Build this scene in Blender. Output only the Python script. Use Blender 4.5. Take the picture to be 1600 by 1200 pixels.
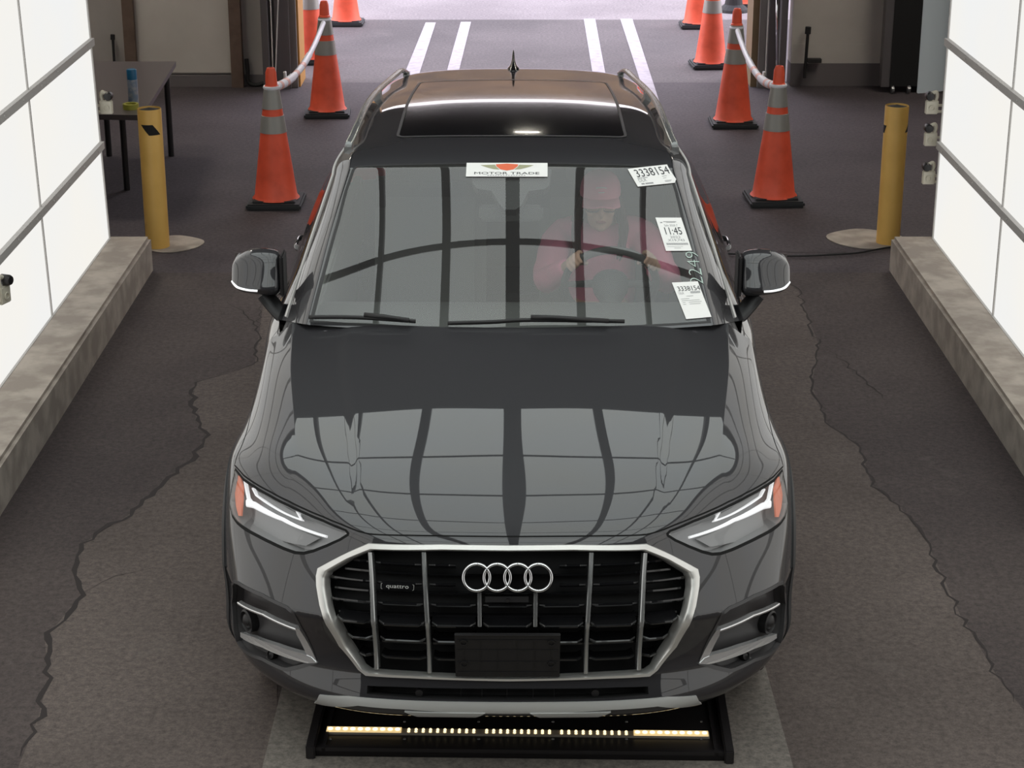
import bpy, bmesh, math, random
import numpy as np
from mathutils import Vector, Matrix, Euler
from mathutils.geometry import delaunay_2d_cdt
random.seed(7)
PI = math.pi
for o in list(bpy.data.objects): bpy.data.objects.remove(o)
S = bpy.context.scene
COL = S.collection

# ------------------------------------------------------------------ camera
CAM = Vector((0.0, -5.27, 3.27)); PITCH = math.radians(19.8); F = 3000.0
cd = bpy.data.cameras.new('camera'); cam = bpy.data.objects.new('camera', cd); COL.objects.link(cam)
cd.sensor_width = 36; cd.lens = 36*F/1600; cd.clip_end = 300; cd.clip_start = .05
cam.location = CAM; cam.rotation_euler = (PI/2-PITCH, 0, 0)
S.camera = cam
# ------------------------------------------------------------------ world (overcast day outside the bay)
w = bpy.data.worlds.new('world'); S.world = w; w.use_nodes = True
wn = w.node_tree.nodes; wl = w.node_tree.links
bg = wn['Background']
tc = wn.new('ShaderNodeTexCoord'); sx = wn.new('ShaderNodeSeparateXYZ'); cr = wn.new('ShaderNodeValToRGB')
wl.new(tc.outputs['Generated'], sx.inputs[0]); wl.new(sx.outputs['Z'], cr.inputs[0]); wl.new(cr.outputs[0], bg.inputs['Color'])
cr.color_ramp.elements[0].color = (1.0, .93, .95, 1); cr.color_ramp.elements[1].color = (.80, .82, 1.0, 1)
bg.inputs['Strength'].default_value = 4.4
# ------------------------------------------------------------------ exposure
S.view_settings.view_transform = 'Standard'; S.view_settings.look = 'None'
S.view_settings.exposure = 0.0; S.view_settings.gamma = 1.0; S.view_settings.use_curve_mapping = False
E_WALL, E_CEIL, E_BAY = 0.93, 1.68, 17.0       # radiance of the wall panels, the ceiling panels and the bay's mirrored and added fill lamps

# ------------------------------------------------------------------ projection helpers (measuring in the photo)
cp, sp_ = math.cos(PITCH), math.sin(PITCH)
def ray(px, py):
    a, b = (px-800)/F, -(py-600)/F
    return Vector((a, cp + b*sp_, -sp_ + b*cp))
def atz(px, py, z=0.0):
    d = ray(px, py); return CAM + d*((z-CAM.z)/d.z)
def aty(px, py, y):
    d = ray(px, py); return CAM + d*((y-CAM.y)/d.y)
def atx(px, py, x):
    d = ray(px, py); return CAM + d*((x-CAM.x)/d.x)

# ------------------------------------------------------------------ materials
def mat(name, col, rough=.5, metal=0., coat=0., coat_r=.03, emit=None, es=1., spec=.5, ior=None, bump=None, var=None):
    m = bpy.data.materials.new(name); m.use_nodes = True
    nt = m.node_tree; b = nt.nodes['Principled BSDF']
    b.inputs['Base Color'].default_value = (*col, 1); b.inputs['Roughness'].default_value = rough
    b.inputs['Metallic'].default_value = metal; b.inputs['Coat Weight'].default_value = coat
    b.inputs['Coat Roughness'].default_value = coat_r; b.inputs['Specular IOR Level'].default_value = spec
    if emit: b.inputs['Emission Color'].default_value = (*emit, 1); b.inputs['Emission Strength'].default_value = es
    t = None
    if var or bump:
        t = nt.nodes.new('ShaderNodeTexCoord')
    if var:   # (scale, colour2, lo, hi [, detail])
        n = nt.nodes.new('ShaderNodeTexNoise'); n.inputs['Scale'].default_value = var[0]; n.inputs['Detail'].default_value = 6
        r = nt.nodes.new('ShaderNodeValToRGB'); r.color_ramp.elements[0].position = var[2]; r.color_ramp.elements[1].position = var[3]
        r.color_ramp.elements[0].color = (*col, 1); r.color_ramp.elements[1].color = (*var[1], 1)
        nt.links.new(t.outputs['Object'], n.inputs['Vector']); nt.links.new(n.outputs['Fac'], r.inputs[0])
        nt.links.new(r.outputs[0], b.inputs['Base Color'])
    if bump:  # (scale, strength, distance)
        n = nt.nodes.new('ShaderNodeTexNoise'); n.inputs['Scale'].default_value = bump[0]; n.inputs['Detail'].default_value = 4
        bp = nt.nodes.new('ShaderNodeBump'); bp.inputs['Strength'].default_value = bump[1]; bp.inputs['Distance'].default_value = bump[2]
        nt.links.new(t.outputs['Object'], n.inputs['Vector']); nt.links.new(n.outputs['Fac'], bp.inputs['Height'])
        nt.links.new(bp.outputs[0], b.inputs['Normal'])
    return m
def asphalt(name, c1, c2, c3, stain, warm):
    m = bpy.data.materials.new(name); m.use_nodes = True; nt = m.node_tree; N = nt.nodes; L = nt.links
    b = N['Principled BSDF']; b.inputs['Roughness'].default_value = .8; b.inputs['Specular IOR Level'].default_value = .35
    t = N.new('ShaderNodeTexCoord')
    def noise(s, d, r=.6):
        n = N.new('ShaderNodeTexNoise'); n.inputs['Scale'].default_value = s; n.inputs['Detail'].default_value = d; n.inputs['Roughness'].default_value = r
        L.new(t.outputs['Object'], n.inputs['Vector']); return n
    big = noise(.55, 5); fine = noise(38, 8, .85); speck = noise(160, 2)
    r1 = N.new('ShaderNodeValToRGB'); e = r1.color_ramp.elements; e[0].position = .38; e[1].position = .62
    e[0].color = (*c1, 1); e[1].color = (*c2, 1); L.new(big.outputs[0], r1.inputs[0])
    r2 = N.new('ShaderNodeValToRGB'); e = r2.color_ramp.elements; e[0].position = .38; e[1].position = .64
    e[0].color = (.60, .60, .60, 1); e[1].color = (1.42, 1.40, 1.36, 1); L.new(fine.outputs[0], r2.inputs[0])
    mx = N.new('ShaderNodeMixRGB'); mx.blend_type = 'MULTIPLY'; mx.inputs[0].default_value = 1; L.new(r1.outputs[0], mx.inputs[1]); L.new(r2.outputs[0], mx.inputs[2])
    r3 = N.new('ShaderNodeValToRGB'); e = r3.color_ramp.elements; e[0].position = .66; e[1].position = .74
    e[0].color = (0, 0, 0, 1); e[1].color = (.5, .5, .5, 1); L.new(speck.outputs[0], r3.inputs[0])
    m2 = N.new('ShaderNodeMixRGB'); L.new(r3.outputs[0], m2.inputs[0]); L.new(mx.outputs[0], m2.inputs[1]); m2.inputs[2].default_value = (*c3, 1)
    # pale worn patches
    wr = noise(1.7, 8, .7); r4 = N.new('ShaderNodeValToRGB'); e = r4.color_ramp.elements; e[0].position = .60; e[1].position = .75
    e[0].color = (0, 0, 0, 1); e[1].color = (stain, stain, stain, 1); L.new(wr.outputs[0], r4.inputs[0])
    m3 = N.new('ShaderNodeMixRGB'); L.new(r4.outputs[0], m3.inputs[0]); L.new(m2.outputs[0], m3.inputs[1]); m3.inputs[2].default_value = (*warm, 1)
    L.new(m3.outputs[0], b.inputs['Base Color'])
    bp = N.new('ShaderNodeBump'); bp.inputs['Strength'].default_value = .35; bp.inputs['Distance'].default_value = .003
    L.new(fine.outputs[0], bp.inputs['Height']); L.new(bp.outputs[0], b.inputs['Normal'])
    return m
def emitter(name, col, s):
    m = bpy.data.materials.new(name); m.use_nodes = True; nt = m.node_tree
    nt.nodes.remove(nt.nodes['Principled BSDF']); e = nt.nodes.new('ShaderNodeEmission')
    e.inputs[0].default_value = (*col, 1); e.inputs[1].default_value = s
    nt.links.new(e.outputs[0], nt.nodes['Material Output'].inputs[0]); return m
def diffuser(name, col, s):      # back-lit cloth: gently uneven glow
    m = emitter(name, col, s); nt = m.node_tree; e = [n for n in nt.nodes if n.type == 'EMISSION'][0]
    t = nt.nodes.new('ShaderNodeTexCoord'); n = nt.nodes.new('ShaderNodeTexNoise'); n.inputs['Scale'].default_value = .8
    r = nt.nodes.new('ShaderNodeValToRGB'); r.color_ramp.elements[0].position = .3; r.color_ramp.elements[1].position = .7
    r.color_ramp.elements[0].color = (col[0]*.95, col[1]*.97, col[2]*1.0, 1); r.color_ramp.elements[1].color = (col[0], col[1]*.985, col[2]*.95, 1)
    nt.links.new(t.outputs['Object'], n.inputs['Vector']); nt.links.new(n.outputs[0], r.inputs[0]); nt.links.new(r.outputs[0], e.inputs[0])
    return m
def glass(name, tint, refl=1.0, rough=0.0, ior=1.5, haze=0.0):
    m = bpy.data.materials.new(name); m.use_nodes = True; nt = m.node_tree; N = nt.nodes; L = nt.links
    N.remove(N['Principled BSDF']); tr = N.new('ShaderNodeBsdfTransparent'); tr.inputs[0].default_value = (*tint, 1)
    gl = N.new('ShaderNodeBsdfGlossy'); gl.inputs['Roughness'].default_value = rough
    fr = N.new('ShaderNodeLayerWeight'); fr.inputs['Blend'].default_value = .5     # thin pane: same reflectance from both sides
    pw = N.new('ShaderNodeMath'); pw.operation = 'POWER'; pw.inputs[1].default_value = 4.5; L.new(fr.outputs['Facing'], pw.inputs[0])
    R0 = ((ior-1)/(ior+1))**2
    ms = N.new('ShaderNodeMath'); ms.operation = 'MULTIPLY_ADD'; ms.inputs[1].default_value = 1-R0; ms.inputs[2].default_value = R0; L.new(pw.outputs[0], ms.inputs[0])
    ma = N.new('ShaderNodeMath'); ma.operation = 'MULTIPLY'; ma.inputs[1].default_value = refl; ma.use_clamp = True
    mx = N.new('ShaderNodeMixShader'); L.new(ms.outputs[0], ma.inputs[0]); L.new(ma.outputs[0], mx.inputs[0])
    L.new(tr.outputs[0], mx.inputs[1]); L.new(gl.outputs[0], mx.inputs[2])
    if haze:      # uniform pale haze painted over the pane to veil the dark cabin
        df = N.new('ShaderNodeBsdfDiffuse'); df.inputs[0].default_value = (.92, .88, .88, 1); m2 = N.new('ShaderNodeMixShader'); m2.inputs[0].default_value = haze
        L.new(mx.outputs[0], m2.inputs[1]); L.new(df.outputs[0], m2.inputs[2]); mx = m2
    L.new(mx.outputs[0], N['Material Output'].inputs[0])
    return m
M = {}
M['asphalt'] = asphalt('asphalt', (.055, .043, .043), (.088, .070, .067), (.20, .18, .175), .35, (.165, .142, .13))
M['asphalt_rear'] = asphalt('asphalt_rear', (.058, .047, .054), (.084, .069, .078), (.15, .13, .14), .3, (.12, .10, .105))
M['asphalt_pale'] = asphalt('asphalt_pale', (.088, .070, .064), (.132, .107, .098), (.24, .21, .19), .4, (.19, .165, .15))
M['asphalt_out'] = asphalt('asphalt_outside', (.088, .076, .080), (.125, .108, .112), (.2, .2, .2), .35, (.2, .17, .165))
M['pad'] = asphalt('concrete_pad', (.165, .148, .134), (.205, .186, .166), (.25, .23, .21), .5, (.23, .21, .185))
M['curb'] = mat('curb_concrete', (.34, .292, .25), .85, bump=(40, .4, .004), var=(7, (.50, .44, .38), .4, .65))
M['crack'] = mat('crack_dark', (.034, .027, .026), .95)
M['line'] = mat('worn_white_line', (.42, .38, .42), .8, var=(14, (.30, .27, .29), .45, .75))
M['wall'] = mat('painted_board', (.42, .385, .365), .8, var=(2.2, (.35, .32, .30), .3, .7))
M['wallw'] = mat('pale_board', (.60, .56, .52), .8, var=(2.2, (.52, .48, .445), .3, .7))
M['kick'] = mat('grey_kickboard', (.16, .142, .145), .8)
M['darkwall'] = mat('dark_wall', (.08, .07, .074), .9)
M['roomceil'] = mat('room_ceiling', (.085, .074, .088), .9)
M['wood'] = mat('brown_post', (.17, .115, .09), .7, var=(9, (.12, .08, .062), .3, .7))
M['tan'] = mat('tan_steel', (.22, .16, .09), .6)
M['ochre'] = mat('ochre_paint', (.55, .27, .06), .5)
M['steel'] = mat('steel', (.28, .28, .29), .4, .8)
M['alu'] = mat('aluminium_bar', (.58, .56, .54), .75, 0)
M['dark'] = mat('black_plastic', (.014, .013, .014), .45)
M['matte'] = mat('black_matte', (.008, .008, .009), .8)
M['rubber'] = mat('rubber', (.018, .017, .018), .7)
M['conebase'] = mat('cone_rubber', (.028, .030, .033), .7)
M['orange'] = mat('cone_orange', (.95, .125, .06), .5, bump=(30, .1, .002), var=(9, (.80, .10, .045), .45, .75))
M['collar'] = mat('reflective_collar', (.36, .35, .33), .45, .2)
M['white'] = mat('white_plastic', (.75, .74, .72), .5)
M['yellow'] = mat('bollard_yellow', (.86, .52, .14), .45, var=(6, (.78, .46, .115), .4, .7))
M['paint'] = mat('grey_car_paint', (.017, .0165, .020), .5, .25, 1.0, .015)
M['paint'].node_tree.nodes['Principled BSDF'].inputs['Coat IOR'].default_value = 1.70
M['paint'].node_tree.nodes['Principled BSDF'].inputs['Roughness'].default_value = .55
M['pillar'] = M['paint']
M['gap'] = mat('panel_gap', (.003, .003, .003), .9)
M['clad'] = mat('arch_plastic', (.030, .030, .032), .55)
M['satin'] = mat('satin_silver', (.86, .85, .82), .36, .75)
M['chrome'] = mat('chrome', (.82, .82, .83), .08, 1)
M['gbar'] = mat('grille_bar_silver', (.52, .53, .53), .25, .85)
M['skid'] = mat('skid_silver', (.62, .63, .62), .42, .4)
M['trimchrome'] = mat('bright_trim', (.88, .89, .90), .2, .75)
M['piano'] = mat('gloss_black', (.008, .008, .009), .12, coat=.6)
M['fogplast'] = mat('fog_bezel_grey', (.060, .058, .060), .38)
M['lens'] = glass('headlight_lens', (.93, .93, .94), 1.3)
M['wsglass'] = glass('windscreen_glass', (.93, .96, .94), 1.85, ior=1.62, haze=.026)
M['sideglass'] = glass('side_glass', (.70, .72, .71), 1.3)
M['privacy'] = glass('roof_glass', (.03, .03, .03), 1.3)
M['hlin'] = mat('headlight_housing', (.34, .345, .345), .35, .4)
M['drl'] = mat('light_guide_white', (.9, .92, .93), .2, emit=(1, 1, 1), es=.55)
M['amber'] = mat('amber_reflector', (.75, .20, .10), .3, emit=(1, .25, .12), es=.12)
M['interior'] = mat('cabin_trim', (.06, .062, .060), .8)
M['beige'] = mat('cabin_light_trim', (.36, .40, .35), .85)
M['seat'] = mat('seat_leather', (.16, .165, .155), .6)
M['tire'] = mat('tyre', (.015, .015, .016), .75)
M['rim'] = mat('wheel_silver', (.35, .35, .36), .3, .9)
M['red'] = mat('tail_red', (.35, .012, .015), .15, coat=.5)
M['skin'] = mat('skin', (.62, .38, .28), .55)
M['pink'] = mat('pink_shirt', (.88, .28, .42), .85, bump=(25, .4, .01))
M['pinkcap'] = mat('pink_cap', (.92, .34, .45), .85)
M['hair'] = mat('brown_hair', (.05, .028, .02), .6)
M['paper'] = mat('white_paper', (.88, .87, .85), .7)
M['ink'] = mat('black_ink', (.03, .03, .035), .7)
M['greyink'] = mat('grey_ink', (.32, .32, .33), .7)
M['redink'] = mat('red_ink', (.80, .16, .07), .7)
M['greenink'] = mat('sage_ink', (.38, .38, .24), .7)
M['chalk'] = mat('white_marker', (.50, .62, .56), .8)
M['tabletop'] = mat('table_grey', (.085, .07, .074), .3)
M['blue'] = mat('can_blue', (.02, .16, .32), .4)
M['canbody'] = mat('can_pale_blue', (.20, .26, .36), .4, var=(30, (.35, .36, .40), .45, .6))
M['tape'] = mat('yellow_green', (.38, .36, .05), .5)
M['cream'] = mat('clamp_cream', (.62, .58, .48), .5)
M['panelwhite'] = diffuser('wall_panel_glow', (1.0, .985, .95), E_WALL)
M['ceilwhite'] = diffuser('ceiling_panel_glow', (.945, 1.0, .975), E_CEIL)
M['tube'] = emitter('bay_and_fill_glow', (1.0, .93, .80), E_BAY)
M['led'] = emitter('led_warm', (1.0, .80, .46), 1.7)
M['ledhot'] = emitter('led_bright', (1.0, .86, .56), 1.9)
M['ledstrip'] = mat('led_strip_board', (.35, .31, .26), .4)
M['ledglow'] = mat('led_lens_lit', (.6, .5, .35), .4, emit=(1.0, .72, .32), es=.75)
M['tray'] = mat('tray_black', (.016, .014, .015), .4)
M['farwall'] = mat('far_tan_wall', (.15, .10, .06), .8, var=(.5, (.10, .07, .05), .4, .6))

# ------------------------------------------------------------------ object helpers
def link(name, me, parent=None, mats=()):
    o = bpy.data.objects.new(name, me); COL.objects.link(o)
    if parent: o.parent = parent
    for m in mats: me.materials.append(m)
    return o
def finish(name, bm, m, parent=None, smooth=False, angle=None):
    me = bpy.data.meshes.new(name); bmesh.ops.recalc_face_normals(bm, faces=bm.faces[:]); bm.to_mesh(me); bm.free()
    if smooth:
        for p in me.polygons: p.use_smooth = True
        if angle: me.set_sharp_from_angle(angle=math.radians(angle))
    return link(name, me, parent, m if isinstance(m, (list, tuple)) else [m])
def thing(name, label, cat, loc=(0, 0, 0), rz=0, group=None):
    o = bpy.data.objects.new(name, None); COL.objects.link(o); o.location = loc; o.rotation_euler = (0, 0, rz)
    o.empty_display_size = .1
    o['label'] = label; o['category'] = cat
    if group: o['group'] = group
    return o
def tag(o, label, cat, group=None):
    o['label'] = label; o['category'] = cat
    if group: o['group'] = group
    return o
def struct(o): o['kind'] = 'structure'; return o
def dup(root, loc, rz=None, label=None):
    r = root.copy(); COL.objects.link(r); r.location = loc
    if rz is not None: r.rotation_euler = (0, 0, rz)
    if label: r['label'] = label
    for ch in list(root.children):
        c = ch.copy(); COL.objects.link(c); c.parent = r
        for g in ch.children:
            d = g.copy(); COL.objects.link(d); d.parent = c
    return r
def box(bm, x0, x1, y0, y1, z0, z1, mi=0, bev=0):
    vs = [bm.verts.new((x, y, z)) for x in (x0, x1) for y in (y0, y1) for z in (z0, z1)]
    fs = []
    for q in ((0, 1, 3, 2), (4, 6, 7, 5), (0, 4, 5, 1), (2, 3, 7, 6), (0, 2, 6, 4), (1, 5, 7, 3)):
        f = bm.faces.new([vs[i] for i in q]); f.material_index = mi; fs.append(f)
    if bev:
        es = list({e for f in fs for e in f.edges})
        bmesh.ops.bevel(bm, geom=es, offset=bev, segments=2, affect='EDGES')
    return fs
def lathe(bm, prof, seg=32, c=(0, 0, 0), axis='z', mi=0, cap=True):
    rings = []
    for r, h in prof:
        ring = []
        for k in range(seg):
            a = 2*PI*k/seg; p = (r*math.cos(a), r*math.sin(a), h)
            if axis == 'y': p = (p[0], p[2], p[1])
            if axis == 'x': p = (p[2], p[0], p[1])
            ring.append(bm.verts.new((p[0]+c[0], p[1]+c[1], p[2]+c[2])))
        rings.append(ring)
    for a, b in zip(rings, rings[1:]):
        for k in range(seg):
            f = bm.faces.new((a[k], a[(k+1) % seg], b[(k+1) % seg], b[k])); f.material_index = mi
    if cap:
        for r_ in (rings[0], rings[-1]):
            if len(set(v.co.to_tuple(5) for v in r_)) > 2:
                f = bm.faces.new(r_); f.material_index = mi
def tube(bm, pts, r, seg=10, mi=0, cap=True, flat=None):
    pts = [Vector(p) for p in pts]; rr = r if isinstance(r, (list, tuple)) else [r]*len(pts)
    rings = []; up0 = None
    for i, p in enumerate(pts):
        t = (pts[min(i+1, len(pts)-1)] - pts[max(i-1, 0)]).normalized()
        if up0 is None:
            up0 = Vector((0, 0, 1)) if abs(t.z) < .9 else Vector((1, 0, 0))
        a = t.cross(up0).normalized(); b = a.cross(t).normalized(); up0 = b
        fa, fb = flat if flat else (1, 1)
        rings.append([bm.verts.new(p + a*math.cos(2*PI*k/seg)*rr[i]*fa + b*math.sin(2*PI*k/seg)*rr[i]*fb) for k in range(seg)])
    for a, b in zip(rings, rings[1:]):
        for k in range(seg):
            f = bm.faces.new((a[k], a[(k+1) % seg], b[(k+1) % seg], b[k])); f.material_index = mi
    if cap:
        for q in (rings[0], rings[-1]): bm.faces.new(q).material_index = mi
def B(): return bmesh.new()
def ell(bm, c, r, seg=20, mi=0, rot=None):
    m = Matrix.Translation(c) @ (rot.to_matrix().to_4x4() if rot else Matrix()) @ Matrix.Diagonal((r[0], r[1], r[2], 1))
    res = bmesh.ops.create_uvsphere(bm, u_segments=seg, v_segments=max(8, seg*2//3), radius=1, matrix=m)
    for v in res['verts']:
        for f in v.link_faces: f.material_index = mi
def smooth_curve(pts, n=8):
    pts = [Vector(p) for p in pts]; out = []
    for i in range(len(pts)-1):
        p0 = pts[max(i-1, 0)]; p1 = pts[i]; p2 = pts[i+1]; p3 = pts[min(i+2, len(pts)-1)]
        for k in range(n):
            t = k/n
            out.append(.5*((2*p1)+(p2-p0)*t+(2*p0-5*p1+4*p2-p3)*t*t+(3*p1-p0-3*p2+p3)*t**3))
    out.append(pts[-1]); return out
def text_mesh(name, s, size, m, parent=None, mtx=None, extrude=.0004, sx=1.0, align='CENTER', shear=0, offs=0.0):
    c = bpy.data.curves.new(name, 'FONT'); c.body = s; c.size = size; c.align_x = align; c.align_y = 'CENTER'; c.extrude = extrude; c.shear = shear; c.resolution_u = 3
    c.offset = offs
    o = bpy.data.objects.new(name+'_tmp', c); COL.objects.link(o)
    dg = bpy.context.evaluated_depsgraph_get(); dg.update()
    me = bpy.data.meshes.new_from_object(o.evaluated_get(dg)); bpy.data.objects.remove(o)
    me.name = name
    me.transform((mtx or Matrix()) @ Matrix.Diagonal((sx, 1, 1, 1)))
    me.materials.clear()
    return link(name, me, parent, [m])

# ================================================================== smooth surface patches
def nat_basis(kn, q, der=0):
    """matrix (len(q) x len(kn)) of the natural cubic spline through values at kn (or its derivative)"""
    kn = np.asarray(kn, float); q = np.asarray(q, float); n = len(kn); h = np.diff(kn)
    A = np.zeros((n, n)); R = np.zeros((n, n)); A[0, 0] = A[-1, -1] = 1
    for i in range(1, n-1):
        A[i, i-1] = h[i-1]; A[i, i] = 2*(h[i-1]+h[i]); A[i, i+1] = h[i]
        R[i, i-1] = 6/h[i-1]; R[i, i] = -6/h[i-1]-6/h[i]; R[i, i+1] = 6/h[i]
    Mx = np.linalg.solve(A, R)
    k = np.clip(np.searchsorted(kn, q, side='right')-1, 0, n-2); a = q-kn[k]; hk = h[k]; b = kn[k+1]-q
    I = np.eye(n)
    if der == 0:
        return (Mx[k]*(b**3/(6*hk))[:, None] + Mx[k+1]*(a**3/(6*hk))[:, None]
                + (I[k]-Mx[k]*(hk**2/6)[:, None])*(b/hk)[:, None] + (I[k+1]-Mx[k+1]*(hk**2/6)[:, None])*(a/hk)[:, None])
    return (-Mx[k]*(b**2/(2*hk))[:, None] + Mx[k+1]*(a**2/(2*hk))[:, None] - (I[k]-Mx[k]*(hk**2/6)[:, None])*(1/hk)[:, None]
            + (I[k+1]-Mx[k+1]*(hk**2/6)[:, None])*(1/hk)[:, None])
def creased_basis(kn, q, cuts, der=0):
    q = np.asarray(q, float); out = np.zeros((len(q), len(kn))); idx = [0]+sorted(cuts)+[len(kn)-1]
    for n_, (a, b) in enumerate(zip(idx, idx[1:])):
        lo, hi = kn[a], kn[b]
        m = (q >= lo if n_ else q > -1e9) & ((q < hi) if b != len(kn)-1 else (q < 1e9))
        if b == len(kn)-1: m = (q >= lo)
        if not m.any(): continue
        if b-a == 1:
            t = (q[m]-lo)/(hi-lo)
            s_ = np.zeros((m.sum(), len(kn)))
            if der == 0: s_[:, a] = 1-t; s_[:, b] = t
            else: s_[:, a] = -1/(hi-lo); s_[:, b] = 1/(hi-lo)
            out[m] = s_
        else:
            out[np.ix_(m, range(a, b+1))] = nat_basis(kn[a:b+1], q[m], der)
    return out
class Patch:
    def __init__(s, rows, mirror=True, ucrease=(), uw=None, tcrease=(), disp=None, flip=False):
        D = np.array(rows, float)
        if mirror:
            L = D[:, :0:-1].copy(); L[:, :, 0] *= -1; D = np.concatenate([L, D], 1)
        s.D = D; s.nt, s.nu = D.shape[:2]; nc = np.array(rows).shape[1]
        du = np.linalg.norm(np.diff(D, axis=1), axis=2).mean(0); s.ku = np.concatenate([[0], np.cumsum(du)])
        if mirror: s.ku -= s.ku[nc-1]
        dt = np.linalg.norm(np.diff(D, axis=0), axis=2).mean(1); s.kt = np.concatenate([[0], np.cumsum(dt)])
        s.mid = nc-1 if mirror else 0
        s.uc = [s.mid-c for c in ucrease][::-1]+[s.mid+c for c in ucrease] if ucrease else []
        s.uw = uw; s.tc = list(tcrease); s.disp = disp; s.eT = 6e-4; s.sgn = -1 if flip else 1; s.grid = None
    def _raw(s, U, T):
        Bt = creased_basis(s.kt, T, s.tc) if s.tc else nat_basis(s.kt, T)
        Bu = nat_basis(s.ku, U)
        P = np.einsum('qt,tuk,qu->qk', Bt, s.D, Bu, optimize=True)
        if s.uc:
            P2 = np.einsum('qt,tuk,qu->qk', Bt, s.D, creased_basis(s.ku, U, s.uc), optimize=True)
            w_ = s.uw(T)[:, None]; P = P*(1-w_)+P2*w_
        return P
    def pos(s, U, T, d=0.0, normals=False):
        U = np.atleast_1d(np.asarray(U, float)); T = np.atleast_1d(np.asarray(T, float)); U, T = np.broadcast_arrays(U, T)
        U = np.clip(U, s.ku[0], s.ku[-1]); T = np.clip(T, s.kt[0], s.kt[-1])
        f = s.full
        P = f(U, T)
        if normals or np.any(d != 0):
            e = 6e-4
            U1 = np.clip(U+e, s.ku[0], s.ku[-1]); U0 = np.clip(U-e, s.ku[0], s.ku[-1])
            eT = s.eT; T1 = np.clip(T+eT, s.kt[0], s.kt[-1]); T0 = np.clip(T-eT, s.kt[0], s.kt[-1])
            n = np.cross(f(U1, T)-f(U0, T), f(U, T1)-f(U, T0)); n = n/np.maximum(np.linalg.norm(n, axis=1), 1e-12)[:, None]*s.sgn
            P = P + n*(np.atleast_1d(d)[:, None] if np.ndim(d) else d)
            if normals: return P, n
        return P
    def full(s, U, T):
        P = s._raw(U, T)
        if s.disp: P = P + s.disp(U, T)
        return P
    def inv(s, pts, d=0.0):
        """photo pixels -> (U, T) on the surface offset by d"""
        if s.grid is None or s.gd != d:
            gu = np.linspace(s.ku[0], s.ku[-1], 361); gt = np.linspace(s.kt[0], s.kt[-1], 301)
            GU, GT = np.meshgrid(gu, gt); P, n = s.pos(GU.ravel(), GT.ravel(), d, True)
            X = project(P); vis = facing(P, n)
            s.grid = (GU.ravel()[vis], GT.ravel()[vis], X[vis]); s.gd = d
        GU, GT, X = s.grid; out = []
        for p in pts:
            p = np.array(p, float); k = np.argmin(((X-p)**2).sum(1)); u, t = GU[k], GT[k]
            for _ in range(6):
                e = 1e-4
                Q = project(s.pos([u, u+e, u], [t, t, t+e], d)); J = np.array([(Q[1]-Q[0])/e, (Q[2]-Q[0])/e]).T
                try: st = np.linalg.solve(J, p-Q[0])
                except Exception: break
                if np.abs(st).max() > .03: st = st/np.abs(st).max()*.03
                u = min(max(u+st[0], s.ku[0]), s.ku[-1]); t = min(max(t+st[1], s.kt[0]), s.kt[-1])
            out.append((u, t))
        return np.array(out)
CAR_M = Matrix.Translation((-.014, 0, 0)) @ Matrix.Rotation(-.0052, 4, 'Z')
_R = np.array(CAR_M)[:3, :3]; _T = np.array(CAR_M)[:3, 3]
_f = np.array([0, cp, -sp_]); _up = np.array([0, sp_, cp])
def project(P):
    W = P @ _R.T + _T - np.array(CAM); z = W @ _f
    return np.stack([800+F*W[:, 0]/z, 600-F*(W @ _up)/z], 1)
def facing(P, n):
    W = P @ _R.T + _T - np.array(CAM); return ((n @ _R.T)*W).sum(1) < 0
def dens(pts, step=.012, closed=True):
    pts = [np.array(p, float) for p in pts]; out = []
    n = len(pts) if closed else len(pts)-1
    for i in range(n):
        a, b = pts[i], pts[(i+1) % len(pts)]; k = max(1, int(np.ceil(np.linalg.norm(b-a)/step)))
        out += [a+(b-a)*j/k for j in range(k)]
    if not closed: out.append(pts[-1])
    return np.array(out)
def chaikin(p, closed=True, n=2):
    p = [np.array(q, float) for q in p]
    for _ in range(n):
        q = []; m = len(p) if closed else len(p)-1
        if not closed: q.append(p[0])
        for i in range(m):
            a, b = p[i], p[(i+1) % len(p)]; q += [a*.8+b*.2, a*.2+b*.8]
        if not closed: q.append(p[-1])
        p = q
    return np.array(p)
def inside(poly, Q):
    x, y = Q[:, 0], Q[:, 1]; r = np.zeros(len(Q), bool); n = len(poly); j = n-1
    for i in range(n):
        xi, yi = poly[i]; xj, yj = poly[j]
        if yi != yj:
            c = ((yi > y) != (yj > y)) & (x < (xj-xi)*(y-yi)/(yj-yi)+xi); r ^= c
        j = i
    return r
def mir(p): q = np.array(p, float).copy(); q[:, 0] *= -1; return q[::-1]
def off_poly(p, d, closed=True):
    """polyline moved sideways by d (to the left of its direction)"""
    p = np.array(p, float); n = len(p)
    nx = np.roll(p, -1, 0); pv = np.roll(p, 1, 0)
    if not closed: nx[-1] = p[-1]; pv[0] = p[0]
    t = nx-pv; t /= np.maximum(np.linalg.norm(t, axis=1), 1e-9)[:, None]
    return p+np.stack([-t[:, 1], t[:, 0]], 1)*d
def area(p): x, y = np.array(p).T; return .5*np.sum(x*np.roll(y, -1)-np.roll(x, -1)*y)
def inset(p, d):
    return off_poly(p, d if area(p) > 0 else -d)
def ribbon_poly(p, w_):
    a = off_poly(p, w_/2, False); b = off_poly(p, -w_/2, False); return np.concatenate([a, b[::-1]])
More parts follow.
